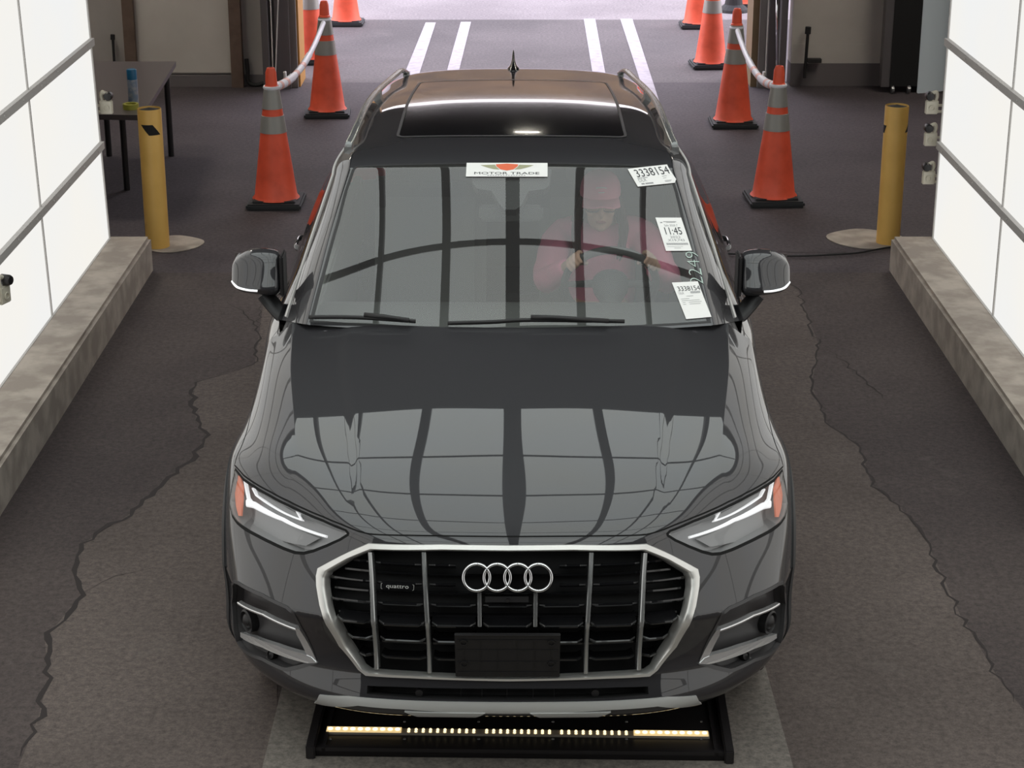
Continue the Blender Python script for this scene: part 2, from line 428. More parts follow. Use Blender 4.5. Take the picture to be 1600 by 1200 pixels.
def cut_patch(patch, polys, step, urange=None, trange=None):
    """triangulate the patch domain with every polygon outline as an edge; returns (verts UT, tris, centroid)"""
    u0, u1 = urange or (patch.ku[0], patch.ku[-1]); t0, t1 = trange or (patch.kt[0], patch.kt[-1])
    nu = int((u1-u0)/step)+1; nt = int((t1-t0)/step)+1
    gu = np.linspace(u0, u1, nu); gt = np.linspace(t0, t1, nt); GU, GT = np.meshgrid(gu, gt)
    pts = [Vector(p) for p in np.stack([GU.ravel(), GT.ravel()], 1)]; edges = []
    bnd = [(gu[i], t0) for i in range(nu)]
    for p in polys:
        ln = len(p) == 2; p = dens(p, step, not ln); p[:, 0] = np.clip(p[:, 0], u0, u1); p[:, 1] = np.clip(p[:, 1], t0, t1)
        b0 = len(pts); pts += [Vector(q) for q in p]; edges += [(b0+i, b0+(i+1) % len(p)) for i in range(len(p)-ln)]
    v, e, f, *_ = delaunay_2d_cdt(pts, edges, [], 0, 1e-5)
    V = np.array([tuple(a) for a in v]); Tn = np.array([tuple(a) for a in f if len(a) == 3])
    C = V[Tn].mean(1)
    return V, Tn, C
def skin_mesh(name, patch, V, tris, d, m, parent, solid=0.0, dfun=None):
    ids, invx = np.unique(tris, return_inverse=True); inv_ = invx.reshape(-1, 3); Q = V[ids]
    dd = dfun(Q) if dfun is not None else d
    P, n = patch.pos(Q[:, 0], Q[:, 1], dd if dfun is None else np.asarray(dd), True)
    A = P[inv_[:, 1]]-P[inv_[:, 0]]; Bq = P[inv_[:, 2]]-P[inv_[:, 0]]; fn = np.cross(A, Bq)
    good = np.linalg.norm(fn, axis=1) > 1e-12; inv_ = inv_[good]; fn = fn[good]
    flip = (fn*n[inv_[:, 0]]).sum(1) < 0; inv_[flip] = inv_[flip][:, ::-1]
    faces = inv_.tolist(); PP = P; NN = n
    if solid:      # a thin inner skin so the sheet has a thickness
        k = len(P); PP = np.concatenate([P, P-n*solid]); NN = np.concatenate([n, -n])
        faces = faces+[[c+k, b+k, a+k] for a, b, c in faces]
        ec = {}
        for a, b, c in inv_.tolist():
            for e in ((a, b), (b, c), (c, a)): ec[e] = ec.get(e, 0)+1
        for (a, b) in list(ec):
            if (b, a) not in ec: faces.append([b, a, a+k, b+k])
    me = bpy.data.meshes.new(name); me.from_pydata(PP.tolist(), [], faces); me.update()
    for p in me.polygons: p.use_smooth = True
    if dfun is None and not solid: me.normals_split_custom_set_from_vertices([tuple(q) for q in NN])
    elif solid and dfun is None:
        ln = []
        for p in me.polygons:
            if len(p.vertices) == 4:
                ln += [tuple(p.normal)]*4
            else: ln += [tuple(NN[v]) for v in p.vertices]
        me.normals_split_custom_set(ln)
    return link(name, me, parent, [m])
def strip(bm, A, Bp, closed=True, mi=0):
    va = [bm.verts.new(p) for p in A]; vb = [bm.verts.new(p) for p in Bp]; n = len(va)
    for i in range(n if closed else n-1):
        j = (i+1) % n
        try: bm.faces.new((va[i], va[j], vb[j], vb[i])).material_index = mi
        except ValueError: pass
def loft(bm, loops, closed=True, mi=0):
    L = [[bm.verts.new(p) for p in l] for l in loops]; n = len(L[0])
    for a, b in zip(L, L[1:]):
        for i in range(n if closed else n-1):
            j = (i+1) % n
            bm.faces.new((a[i], a[j], b[j], b[i])).material_index = mi
    return L
def pocket(name, patch, poly, d0, d1, m, parent, shrink=0.0, step=.014, floor=True):
    """a recess behind an opening: side wall and sunken floor in one mesh"""
    poly = dens(poly, step); low = inset(poly, shrink) if shrink else poly
    bm = B(); strip(bm, patch.pos(poly[:, 0], poly[:, 1], d0), patch.pos(low[:, 0], low[:, 1], d1))
    if floor:
        lo = low.min(0); hi = low.max(0)
        V, Tn, C = cut_patch(patch, [low], step, (lo[0]-.01, hi[0]+.01), (max(patch.kt[0], lo[1]-.01), min(patch.kt[-1], hi[1]+.01)))
        ok = inside(low, C); P = patch.pos(V[:, 0], V[:, 1], d1); vm = {}
        for t in Tn[ok]:
            q = [vm.setdefault(i, None) or vm.__setitem__(i, bm.verts.new(P[i])) or vm[i] for i in t.tolist()]
            try: bm.faces.new(q)
            except ValueError: pass
    bmesh.ops.remove_doubles(bm, verts=bm.verts[:], dist=1e-5)
    return finish(name, bm, m, parent, True, 40)
def bar_on(bm, patch, px_or_ut, d_front, depth, width, ut=False, mi=0, n=24, taper=None):
    """a rectangular bar following a line on the patch"""
    p = np.array(px_or_ut, float)
    q = p if ut else patch.inv(p, d_front)
    q = dens(q, .012, False); t = np.gradient(q, axis=0); t /= np.linalg.norm(t, axis=1)[:, None]; s_ = np.stack([-t[:, 1], t[:, 0]], 1)
    ww = np.full(len(q), width) if taper is None else np.interp(np.linspace(0, 1, len(q)), [0, 1], taper)
    a = q+s_*ww[:, None]/2; b = q-s_*ww[:, None]/2
    c1 = q+s_*ww[:, None]*.30; c2 = q-s_*ww[:, None]*.30
    loops = [patch.pos(a[:, 0], a[:, 1], d_front-depth), patch.pos(a[:, 0], a[:, 1], d_front-.003), patch.pos(c1[:, 0], c1[:, 1], d_front),
             patch.pos(c2[:, 0], c2[:, 1], d_front), patch.pos(b[:, 0], b[:, 1], d_front-.003), patch.pos(b[:, 0], b[:, 1], d_front-depth)]
    L = [[bm.verts.new(x) for x in l] for l in loops]; m_ = len(q)
    for i in range(m_-1):
        for k in range(6):
            kk = (k+1) % 6
            bm.faces.new((L[k][i], L[kk][i], L[kk][i+1], L[k][i+1])).material_index = mi
    for i in (0, m_-1): bm.faces.new([L[k][i] for k in range(6)]).material_index = mi
def plate_on(bm, patch, poly_px, d, th, ut=False, step=.012, mi=0):
    """a solid flat piece of the given outline lying on the offset surface"""
    q = np.array(poly_px, float) if ut else patch.inv(poly_px, d); q = dens(q, step)
    lo = q.min(0)-.005; hi = q.max(0)+.005
    V, Tn, C = cut_patch(patch, [q], step, (lo[0], hi[0]), (max(lo[1], patch.kt[0]), min(hi[1], patch.kt[-1]))); ok = inside(q, C)
    P = patch.pos(V[:, 0], V[:, 1], d); Pb = patch.pos(V[:, 0], V[:, 1], d-th); va = {}; vb = {}
    for t in Tn[ok].tolist():
        for i in t:
            if i not in va: va[i] = bm.verts.new(P[i]); vb[i] = bm.verts.new(Pb[i])
        try:
            bm.faces.new([va[i] for i in t]).material_index = mi; bm.faces.new([vb[i] for i in t][::-1]).material_index = mi
        except ValueError: pass
    ed = {}
    for t in Tn[ok].tolist():
        for a, b in ((t[0], t[1]), (t[1], t[2]), (t[2], t[0])): ed[(a, b)] = 1
    for a, b in list(ed):
        if (b, a) not in ed: 
            try: bm.faces.new((va[a], va[b], vb[b], vb[a])).material_index = mi
            except ValueError: pass

# ------------------------------------------------------------------ nose + bonnet + wings
def row(ys, zs, xs=(0, .2, .42, .60, .76, .86, .905, .925, .945)):
    zs = zs if isinstance(zs, (list, tuple)) else [zs]*9
    return list(zip(xs, ys, zs))
NOSE = [
 row((.13,.132,.145,.20,.30,.39,.45,.49,.525), (.20,.20,.20,.205,.215,.235,.25,.262,.27), (0,.2,.42,.595,.745,.835,.88,.90,.915)),
 row((.05,.053,.07,.125,.235,.345,.42,.47,.51), (.262,.262,.262,.265,.278,.29,.31,.325,.33), (0,.2,.42,.60,.755,.85,.895,.92,.938)),
 row((.072,.075,.095,.15,.258,.36,.43,.48,.515), (.36,.36,.36,.36,.365,.375,.39,.40,.41), (0,.2,.42,.60,.755,.85,.895,.92,.94)),
 row((.015,.018,.035,.082,.182,.298,.39,.455,.51), (.575,.575,.575,.573,.568,.563,.56,.56,.56)),
 row((.052,.055,.077,.135,.244,.358,.442,.503,.555), (.69,.69,.69,.688,.685,.68,.68,.68,.66), (0,.2,.42,.595,.755,.855,.905,.927,.948)),
 row((.092,.095,.117,.182,.298,.415,.505,.565,.625), (.78,.78,.78,.778,.775,.775,.775,.76,.735), (0,.2,.42,.59,.75,.85,.908,.93,.95)),
 row((.127,.130,.148,.214,.333,.455,.590,.66,.72), (.838,.838,.838,.838,.842,.86,.86,.83,.785), (0,.2,.42,.585,.735,.84,.91,.935,.952)),
 row((.22,.222,.235,.28,.38,.52,.70,.78,.84), (.895,.896,.898,.90,.905,.915,.89,.85,.80), (0,.2,.42,.565,.70,.82,.905,.938,.953)),
 row((.52,.522,.53,.55,.60,.70,.86,.93,.98), (.990,.990,.990,.988,.985,.958,.905,.845,.795), (0,.2,.42,.565,.700,.82,.90,.938,.953)),
 row((.90,.901,.908,.93,.975,1.03,1.10,1.13,1.16), (1.068,1.068,1.066,1.062,1.055,1.010,.93,.82,.70), (0,.2,.42,.60,.755,.845,.903,.932,.952)),
 row((1.25,1.255,1.28,1.33,1.40,1.405,1.41,1.42,1.43), (1.13,1.13,1.127,1.12,1.105,1.05,.95,.65,.30), (0,.2,.42,.60,.795,.865,.905,.925,.93)),
]
def hood_w(T):
    a, b = N_.kt[6], N_.kt[7]+.10; x = np.clip((T-a)/(b-a), 0, 1); return x*x*(3-2*x)
def hood_disp(U, T):     # raised centre field of the bonnet between two soft creases
    t = np.clip((T-N_.kt[6]-.03)/.25, 0, 1); t = t*t*(3-2*t)
    xc = np.interp(T, [N_.kt[6], N_.kt[8], N_.kt[10]], [.47, .53, .60])
    s_ = np.clip((xc+.025-np.abs(U))/.05, 0, 1); s_ = s_*s_*(3-2*s_)
    out = np.zeros((len(U), 3)); out[:, 2] = s_*t*.006; return out
N_ = Patch(NOSE, ucrease=(4,), uw=hood_w, tcrease=(3,))
N_.disp = hood_disp; N_.eT = .007
N_.sgn = -1 if N_.pos([0.], [N_.kt[9]], 0, True)[1][0][2] < 0 else 1

# ------------------------------------------------------------------ greenhouse: windscreen, roof, side windows, rear window
def rw(p): return [tuple(q) for q in p]
def ry(y, xz, dy=(0,0,0,0,0,0,0,0,0)): return [(x, y+d, z) for (x, z), d in zip(xz, dy)]
GH = [
 [(0,1.237,1.122),(.28,1.250,1.122),(.54,1.284,1.122),(.735,1.325,1.122),(.785,1.400,1.105),(.835,1.53,1.07),(.86,1.57,1.06),(.875,1.61,1.052),(.885,1.63,1.045)],
 [(0,1.495,1.262),(.28,1.507,1.2605),(.53,1.537,1.2565),(.705,1.570,1.252),(.755,1.640,1.230),(.80,1.755,1.19),(.82,1.79,1.165),(.855,1.83,1.11),(.885,1.86,1.048)],
 [(0,1.760,1.402),(.26,1.770,1.3997),(.50,1.7965,1.3937),(.672,1.826,1.387),(.715,1.890,1.362),(.757,2.0,1.322),(.778,2.03,1.295),(.835,2.07,1.17),(.89,2.11,1.05)],
 [(0,2.025,1.533),(.25,2.0336,1.5307),(.47,2.0554,1.5247),(.632,2.080,1.518),(.672,2.140,1.497),(.708,2.215,1.465),(.725,2.245,1.435),(.805,2.30,1.25),(.895,2.35,1.05)],
 [(0,2.30,1.592),(.25,2.31,1.589),(.46,2.33,1.580),(.605,2.37,1.562),(.645,2.39,1.550),(.68,2.42,1.522),(.70,2.45,1.48),(.795,2.5,1.27),(.90,2.55,1.05)],
 ry(2.75, [(0,1.612),(.25,1.609),(.455,1.600),(.59,1.580),(.632,1.566),(.668,1.534),(.69,1.485),(.795,1.27),(.905,1.055)]),
 ry(3.30, [(0,1.602),(.25,1.599),(.445,1.589),(.57,1.568),(.612,1.553),(.65,1.522),(.675,1.473),(.79,1.27),(.91,1.06)]),
 ry(3.75, [(0,1.572),(.25,1.569),(.43,1.558),(.545,1.537),(.585,1.522),(.625,1.492),(.65,1.45),(.77,1.27),(.90,1.07)]),
 ry(4.12, [(0,1.528),(.24,1.525),(.41,1.513),(.51,1.494),(.55,1.480),(.59,1.455),(.62,1.42),(.74,1.26),(.88,1.08)]),
 ry(4.34, [(0,1.39),(.24,1.388),(.41,1.378),(.51,1.36),(.56,1.35),(.61,1.33),(.65,1.30),(.74,1.20),(.86,1.08)]),
 ry(4.60, [(0,1.06),(.24,1.06),(.42,1.06),(.55,1.06),(.62,1.06),(.68,1.06),(.72,1.06),(.78,1.06),(.84,1.06)], (0,-.005,-.02,-.05,-.07,-.1,-.12,-.14,-.17)),
]
GH.insert(4, [(x, y+.05, z+(.019, .019, .019, .019, .018, .015, .012, .006, 0)[i]) for i, (x, y, z) in enumerate(GH[3])])
def ws_w(T):
    x = np.clip((G_.kt[6]-T)/(G_.kt[6]-G_.kt[5]), 0, 1); return x*x*(3-2*x)
G_ = Patch(GH, ucrease=(3,), uw=ws_w, tcrease=(3,))
G_.sgn = -1 if G_.pos([0.], [G_.kt[6]], 0, True)[1][0][2] < 0 else 1
# ------------------------------------------------------------------ body side and tail
SX = [(.0, 1.05), (.042, .985), (.058, .90), (.050, .74), (.045, .55), (.042, .36), (-.01, .24)]
def srow(y, x0, dx=0, k=1.0): return [(x0+a*k, y, z) for a, z in SX]
SIDE = [[(.845,1.41,1.052),(.893,1.412,.985),(.914,1.415,.90),(.925,1.42,.72),(.928,1.424,.55),(.930,1.428,.36),(.87,1.43,.24)],
 srow(1.75,.885), srow(2.3,.89), srow(2.9,.895), srow(3.4,.895), srow(3.8,.892), srow(4.2,.878), srow(4.45,.845),
 [(.77,4.58,1.05),(.81,4.60,.985),(.83,4.61,.90),(.83,4.62,.74),(.83,4.64,.55),(.82,4.63,.36),(.76,4.58,.24)],
 [(.60,4.62,1.05),(.62,4.645,.985),(.63,4.66,.90),(.63,4.66,.74),(.62,4.69,.55),(.61,4.68,.36),(.58,4.62,.24)],
 [(.30,4.63,1.05),(.30,4.66,.985),(.30,4.675,.90),(.30,4.67,.74),(.30,4.71,.55),(.30,4.70,.36),(.30,4.63,.24)],
 [(0,4.635,1.05),(0,4.665,.985),(0,4.68,.90),(0,4.675,.74),(0,4.715,.55),(0,4.705,.36),(0,4.635,.24)]]
S_ = Patch(SIDE, mirror=False)
S_.sgn = -1 if S_.pos([.2], [S_.kt[3]], 0, True)[1][0][0] < 0 else 1
def mirror_obj_mesh(me):
    m2 = me.copy(); m2.transform(Matrix.Diagonal((-1, 1, 1, 1))); m2.flip_normals(); return m2

# ================================================================== THE CAR
car = thing('car', 'dark grey mid-size SUV with chrome-framed grille parked between the white light walls', 'car')
car.matrix_world = CAR_M
C_L = 792.0
def mirpx(p): return [(2*C_L-x, y) for x, y in p]
# ---- outlines read off the photograph (its left half), put on the body surface
hl_px = [(367.5,730.3),(381,747),(399,759),(422,772.5),(450,787),(477.5,800),(505,811.5),(532,823.5),(541,827),(546,832.5),(545,837),(532.5,845),(512,854.5),(491,863),(475,867),(461,866),(443,859.6),(422.5,850),(402,839.7),(381,828),(370,819),(362.5,808),(359.5,794),(358.8,782),(360.8,765),(364.8,744)]
hood_px = [(366.5,727),(381,743),(399,755.5),(422.5,768.5),(450,782.5),(477.5,796),(505,807.5),(532.5,819),(560,830),(577,834.5),(640,836.5),(700,837.5),(792,838.5)]
gO = [(792,852),(690,850.5),(577,848.5),(536,867),(497,888),(494.5,900),(495,915),(500,946),(530,1006),(560,1045),(572,1055.5),(640,1059),(710,1062),(792,1064)]
gI = [(792,862),(690,860.5),(582,859.5),(547,874),(514,893.5),(510,903),(510,916),(515,946),(543,1006),(568,1042),(578,1048),(640,1052.5),(710,1056),(792,1058)]
fog_px = [(362,940),(362.5,912),(366,906),(372,908),(410,927),(448,946),(460,956),(472,980),(495,1031),(496,1037),(448,1049),(440,1047),(410,1032),(378,1014),(370,1004)]
int_px = [(792,1076),(700,1075.5),(620,1073),(574,1071.5),(573,1084),(640,1090),(720,1093),(792,1094)]
skid_px = [(792,1097),(700,1096),(600,1092),(545,1087),(500,1085),(492,1096),(560,1101),(640,1107),(720,1112),(792,1113)]
def closed_sym(q):       # half outline beginning and ending on the centre line -> whole outline
    q = np.array(q); q[0, 0] = 0; q[-1, 0] = 0; r = q[1:-1].copy()[::-1]; r[:, 0] *= -1; return np.concatenate([q, r])
HL = N_.inv(hl_px); HLm = mir(HL); HLi = inset(HL, .010); HLmi = mir(HLi)
HD = N_.inv(hood_px)
G_out = closed_sym(N_.inv(gO)); G_in = closed_sym(N_.inv(gI, -.006))
FG = N_.inv(fog_px); FGm = mir(FG)
IN = closed_sym(N_.inv(int_px)); SK = closed_sym(N_.inv(skid_px))
edgeU = N_.ku[N_.mid+6]*.985
HDl = np.concatenate([[(-edgeU, N_.kt[-1]), (-edgeU, HD[0, 1]+.10)], HD])      # from the cowl down the flank and round the headlamp
HDl[-1, 0] = 0
hood_line = np.concatenate([HDl, mir(HDl)[1:]])
hood_poly = hood_line
hood_gap = ribbon_poly(dens(hood_line, .012, False), .0065)
cladU = (N_.ku[N_.mid+7]+N_.ku[N_.mid+8])/2-.006
uL = N_.ku[N_.mid+4]; LINES = [np.array([(s_*cladU, N_.kt[0]+.001), (s_*cladU, N_.kt[-1]-.001)]) for s_ in (-1, 1)]+[np.array([(s_*uL, N_.kt[6]), (s_*uL, N_.kt[-1]-.001)]) for s_ in (-1, 1)]+[np.array([(N_.ku[0]+.01, N_.kt[3]), (N_.ku[-1]-.01, N_.kt[3])])]
polys = LINES+[HL, HLi, HLm, HLmi, G_out, FG, FGm, IN, SK, hood_poly, hood_gap]
clad_l = [(-cladU, N_.kt[1]), (-cladU, N_.kt[-1]-.05)]
V, Tn, Cn = cut_patch(N_, polys, .0155)
lab = np.full(len(Cn), 'bumper', dtype=object)
wing = (Cn[:, 1] > HD[0, 1]+.02) | ((np.abs(Cn[:, 0]) > N_.ku[N_.mid+6]) & (Cn[:, 1] > N_.kt[6]))
lab[wing] = 'wing'
lab[(np.abs(Cn[:, 0]) > cladU)] = 'clad'
lab[inside(hood_poly, Cn)] = 'hood'
lab[inside(hood_gap, Cn)] = 'gap'
lab[inside(SK, Cn)] = 'skid'; lab[inside(IN, Cn)] = 'hole'
lab[inside(FG, Cn) | inside(FGm, Cn)] = 'hole'
lab[inside(G_out, Cn)] = 'hole'
for o_, i_ in ((HL, HLi), (HLm, HLmi)):
    lab[inside(o_, Cn)] = 'gap'; lab[inside(i_, Cn)] = 'lens'
hood = skin_mesh('hood', N_, V, Tn[lab == 'hood'], 0, M['paint'], car)
bumper = skin_mesh('front_bumper', N_, V, Tn[lab == 'bumper'], 0, M['paint'], car)
skin_mesh('panel_gap', N_, V, Tn[lab == 'gap'], -.0015, M['gap'], car)
for sgn_ in (-1, 1):
    k = (lab == 'wing') & (np.sign(Cn[:, 0]) == sgn_); skin_mesh('front_fender', N_, V, Tn[k], 0, M['paint'], car)
    k = (lab == 'clad') & (np.sign(Cn[:, 0]) == sgn_); skin_mesh('wheel_arch_trim', N_, V, Tn[k], .004, M['clad'], car, solid=.02)
sk = skin_mesh('skid_plate', N_, V, Tn[lab == 'skid'], .006, M['skid'], bumper, solid=.015)
sk['label'] = 'brushed silver lower lip of the bumper'
# tabs under the silver lip
bm = B()
bm.free()
for s_ in (1, -1):
    bm = B(); h_ = (N_.kt[1]-N_.kt[0])
    q = np.array([(s_*.325, h_*1.0), (s_*.285, h_*.74), (s_*.10, h_*.74), (s_*.07, h_*1.0)])
    plate_on(bm, N_, q, .009, .02, ut=True)
    finish('skid_tab', bm, M['skid'], bumper, False)
# ---- lower intake
pk = pocket('lower_intake', N_, IN, 0, -.07, M['matte'], bumper)
for x in (720, 753, 792, 833, 866): 
    bm = B(); bar_on(bm, N_, [(x, 1077), (x, 1093)], -.03, .01, .002); finish('intake_rib', bm, M['dark'], bumper)
for x in (655, 930):
    bm = B(); c = N_.inv([(x, 1081)], -.02); p = N_.pos(c[:, 0], c[:, 1], -.02)[0]
    lathe(bm, [(.012, 0), (.012, .02), (.009, .02)], 16, (p[0], p[1]-.01, p[2]), 'y'); finish('parking_sensor', bm, M['dark'], bumper)
# ---- headlights
def headlight(sgn_, side):
    q = HL if sgn_ < 0 else HLm; qi = HLi if sgn_ < 0 else HLmi
    h = pocket('headlight', N_, qi, -.004, -.055, M['hlin'], car, shrink=.012)
    k = (lab == 'lens') & (np.sign(Cn[:, 0]) == sgn_)
    skin_mesh('headlight_lens', N_, V, Tn[k], .001, M['lens'], h)
    f = (lambda p: p) if sgn_ < 0 else (lambda p: p)
    def L(p, d):
        r = N_.inv(p, d); 
        if sgn_ > 0: r[:, 0] *= -1
        return r
    bm = B()
    bar_on(bm, N_, L([(381,751),(386,779),(391,786)], -.016), -.016, .012, .009, ut=True)
    bar_on(bm, N_, L([(384,786),(395,789),(440,811),(509,838.5)], -.016), -.016, .012, .009, ut=True, taper=(.020, .010))
    bar_on(bm, N_, L([(393.6,762.6),(399,773.6),(428,793),(471,812.5),(461,795)], -.016), -.016, .012, .008, ut=True)
    finish('daytime_light', bm, M['drl'], h)
    bm = B()      # bright reflector shelf between the light guides
    plate_on(bm, N_, L([(401,766),(440,788),(470,805),(474,812),(430,790),(404,774)], -.022), -.022, .006, ut=True)
    plate_on(bm, N_, L([(400,795),(450,818),(500,841),(478,853),(440,845),(395,825)], -.040), -.040, .004, ut=True)
    finish('lamp_reflector', bm, M['satin'] if False else M['hlin'], h)
    bm = B()
    plate_on(bm, N_, L([(368.5,742),(375,744),(379,762),(378.5,782),(376.5,806),(372.5,806),(368.5,790),(366.5,762)], -.012), -.012, .006, ut=True)
    finish('amber_reflector', bm, M['amber'], h)
    bm = B()
    l1 = L([(406, 760), (440, 778), (480, 797), (520, 816), (540, 828)], -.03)
    for dd in (0, .012, .024): 
        bar_on(bm, N_, l1-np.array([0, dd]), -.03-dd, .008, .003, ut=True)
    finish('housing_rib', bm, M['satin'], h)
headlight(-1, 'left'); headlight(1, 'right')
# ---- grille
bm = B()
O = dens(G_out, .016); 
def corr(A, Bq, n=8):
    a = np.concatenate([np.linspace(A[i], A[(i+1) % len(A)], n, endpoint=False) for i in range(len(A))])
    b = np.concatenate([np.linspace(Bq[i], Bq[(i+1) % len(Bq)], n, endpoint=False) for i in range(len(Bq))]); return a, b
oa, ia = corr(G_out, G_in)
P = lambda q, d: N_.pos(q[:, 0], q[:, 1], d)
loft(bm, [P(oa, -.02), P(oa, .004), P(oa*.9+ia*.1, .010), P(oa*.20+ia*.80, .012), P(oa*.04+ia*.96, .008), P(ia, -.004), P(ia, -.035)])
gr_frame_bm = bm
bm = B()
grille = pocket('grille', N_, dens(G_out, .02), -.02, -.085, M['matte'], car)
fr = finish('grille_frame', gr_frame_bm, M['satin'], grille, True, 50); fr['label'] = 'broad satin chrome frame'
def u_in(T, d=0):      # half width of the opening at T
    g = G_in; best = 0
    for i in range(len(g)):
        a, b = g[i], g[(i+1) % len(g)]
        if (a[1]-T)*(b[1]-T) <= 0 and abs(a[1]-b[1]) > 1e-9: best = max(best, abs(a[0]+(b[0]-a[0])*(T-a[1])/(b[1]-a[1])))
    return best
slat_rows = N_.inv([(700, y) for y in (883, 913, 944.5, 975.5, 1001, 1028)], -.02)
Tg = [r[1] for r in slat_rows]
bars = [[(577.5,863),(580,900),(584,980),(588,1046)], [(662,863),(663.5,900),(668,980),(671,1052)]]
bar_ut = [N_.inv(b_, .0) for b_ in bars]
def bar_u(i, T):
    b_ = bar_ut[i]; o_ = np.argsort(b_[:, 1]); return abs(np.interp(T, b_[o_, 1], b_[o_, 0]))
bm = B()
for k, T in enumerate(Tg):
    us = u_in(T)-.004; a, b_ = bar_u(0, T), bar_u(1, T); mid = .098
    segs = [(-us, -a-.012), (-a+.012, -b_-.012), (-b_+.012, -mid if k > 1 else -.16), (b_-.012, mid if k > 1 else .16), (a-.012, b_+.012), (us, a+.012)]
    if k in (2, 3): segs.append((-.075, .075))
    if k > 3: segs = [s_ for s_ in segs if True]
    for s0, s1 in segs:
        if abs(s1-s0) < .02: continue
        lo, hi = min(s0, s1), max(s0, s1); n = max(3, int((hi-lo)/.015)); u = np.linspace(lo, hi, n)
        e = np.zeros(n); e[0] = e[-1] = 1
        def PP(dT, d): return N_.pos(u, np.full(n, T+dT), d-e*.012)
        loft(bm, [PP(.000, -.055), PP(.004, -.014), PP(.002, -.010), PP(-.003, -.010), PP(-.007, -.016), PP(-.012, -.055)], closed=False)
    # secondary, deeper slat between
    if k < 5:
        T2 = (T+Tg[k+1])/2; us = u_in(T2)-.01; u = np.linspace(-us, us, 60)
        loft(bm, [N_.pos(u, np.full(60, T2+.004), -.075), N_.pos(u, np.full(60, T2+.002), -.045), N_.pos(u, np.full(60, T2-.004), -.045), N_.pos(u, np.full(60, T2-.006), -.075)], closed=False)
finish('grille_slat', bm, M['piano'], grille)
for i in (0, 1):
    for s_ in (-1, 1):
        q = bar_ut[i].copy(); q[:, 0] *= -s_
        bm = B(); bar_on(bm, N_, q, .002, .03, .013, ut=True)
        finish('grille_bar', bm, M['gbar'], grille, True, 30)
for s_ in (-1, 1):
    q = N_.inv([(749, 926), (749.5, 979)], .0); q[:, 0] *= -s_
    bm = B(); bar_on(bm, N_, q, .002, .03, .012, ut=True); finish('grille_bar', bm, M['gbar'], grille, True, 30)
# top strip, sensor panel, plate holder
bm = B()
q = N_.inv([(758, 932), (826, 932), (826, 941), (758, 941)], -.004); plate_on(bm, N_, q, -.004, .02, ut=True)
c = N_.pos([0.], [N_.inv([(792, 937)])[0][1]], 0)[0]
lathe(bm, [(.006, 0), (.006, .006), (.003, .006)], 16, (0, c[1]-.008, c[2]), 'y')
finish('sensor_panel', bm, M['dark'], grille)
bm = B()
pc = N_.pos([0., 0.], [N_.inv([(792, 984)])[0][1], N_.inv([(792, 1054)])[0][1]], .012)
ptop, pbot = Vector(pc[0]), Vector(pc[1]); ydir = (ptop-pbot).normalized(); pn = Vector((1, 0, 0)).cross(ydir); pn = pn if pn.y < 0 else -pn
pcen = (ptop+pbot)/2 + pn*.006; ph = (ptop-pbot).length; pw = .325
PM = Matrix((( 1, 0, 0, pcen.x), (0, ydir.y, pn.y, pcen.y), (0, ydir.z, pn.z, pcen.z), (0, 0, 0, 1)))
# local frame: x right, y up the plate, z out of the plate
box(bm, -pw/2, pw/2, -ph/2, ph/2, -.008, 0, bev=.002)
for y0 in (-.052, -.018, .020, .052): box(bm, -pw/2+.006, pw/2-.006, y0*ph/.14-.0012, y0*ph/.14+.0012, 0, .0022)
for x0 in (-.135, -.083, -.03, .03, .083, .135): box(bm, x0-.001, x0+.001, -ph/2+.008, ph/2-.022, 0, .0016)
for x0 in (-.135, .135):
    for y0 in (.045, -.025): lathe(bm, [(.0, .001), (.012, .001), (.012, .005), (.009, .005), (.009, .001)], 18, (x0, y0*ph/.14, 0), 'z', cap=False)
box(bm, -pw/2, pw/2, ph/2-.004, ph/2, 0, .004)
bm.transform(PM)
finish('licence_plate_holder', bm, M['dark'], grille)
# ---- four interlocked rings and the small script badge
cy = N_.inv([(792, 902)])[0][1]; P0, n0 = N_.pos([0.], [cy], .012, True); n0 = Vector(n0[0]); c0 = Vector(P0[0]); up = n0.cross(Vector((1, 0, 0))); up = up if up.z > 0 else -up
RM = Matrix(((1, 0, 0, c0.x), (0, up.y, n0.y, c0.y), (0, up.z, n0.z, c0.z), (0, 0, 0, 1)))
badge = None
bm = B(); bmb = B()
for i in range(4):
    x = (i-1.5)*.0628; R0, r0 = .0405, .0047
    for seg in range(48):
        pass
    N1, N2 = 56, 10; vs = []
    for a in range(N1):
        th = 2*PI*a/N1
        vs.append([bm.verts.new((x+(R0+r0*math.cos(2*PI*b/N2))*math.cos(th), (R0+r0*math.cos(2*PI*b/N2))*math.sin(th), .016+r0*.9*math.sin(2*PI*b/N2))) for b in range(N2)])
    for a in range(N1):
        for b in range(N2): bm.faces.new((vs[a][b], vs[(a+1) % N1][b], vs[(a+1) % N1][(b+1) % N2], vs[a][(b+1) % N2]))
    for (ro, ri, z0, z1) in ((.0455, .036, -.035, .014),):
        lathe(bmb, [(ro, z0), (ro, z1), (ri, z1), (ri, z0)], 40, (x, 0, 0), 'z', cap=False)
bm.transform(RM); bmb.transform(RM)
badge = finish('ring_emblem', bm, M['chrome'], grille, True)
finish('emblem_base', bmb, M['fogplast'], badge, True, 40)
qb = N_.inv([(620.5, 917)], .0); Pq, nq = N_.pos(qb[:, 0], qb[:, 1], -.006, True); nq = Vector(nq[0]); xq = nq.cross(Vector((0, 0, 1))).normalized(); xq = xq if xq.x > 0 else -xq; uq = nq.cross(xq); uq = uq if uq.z > 0 else -uq
QM = Matrix(((xq.x, uq.x, nq.x, Pq[0][0]), (xq.y, uq.y, nq.y, Pq[0][1]), (xq.z, uq.z, nq.z, Pq[0][2]), (0, 0, 0, 1)))
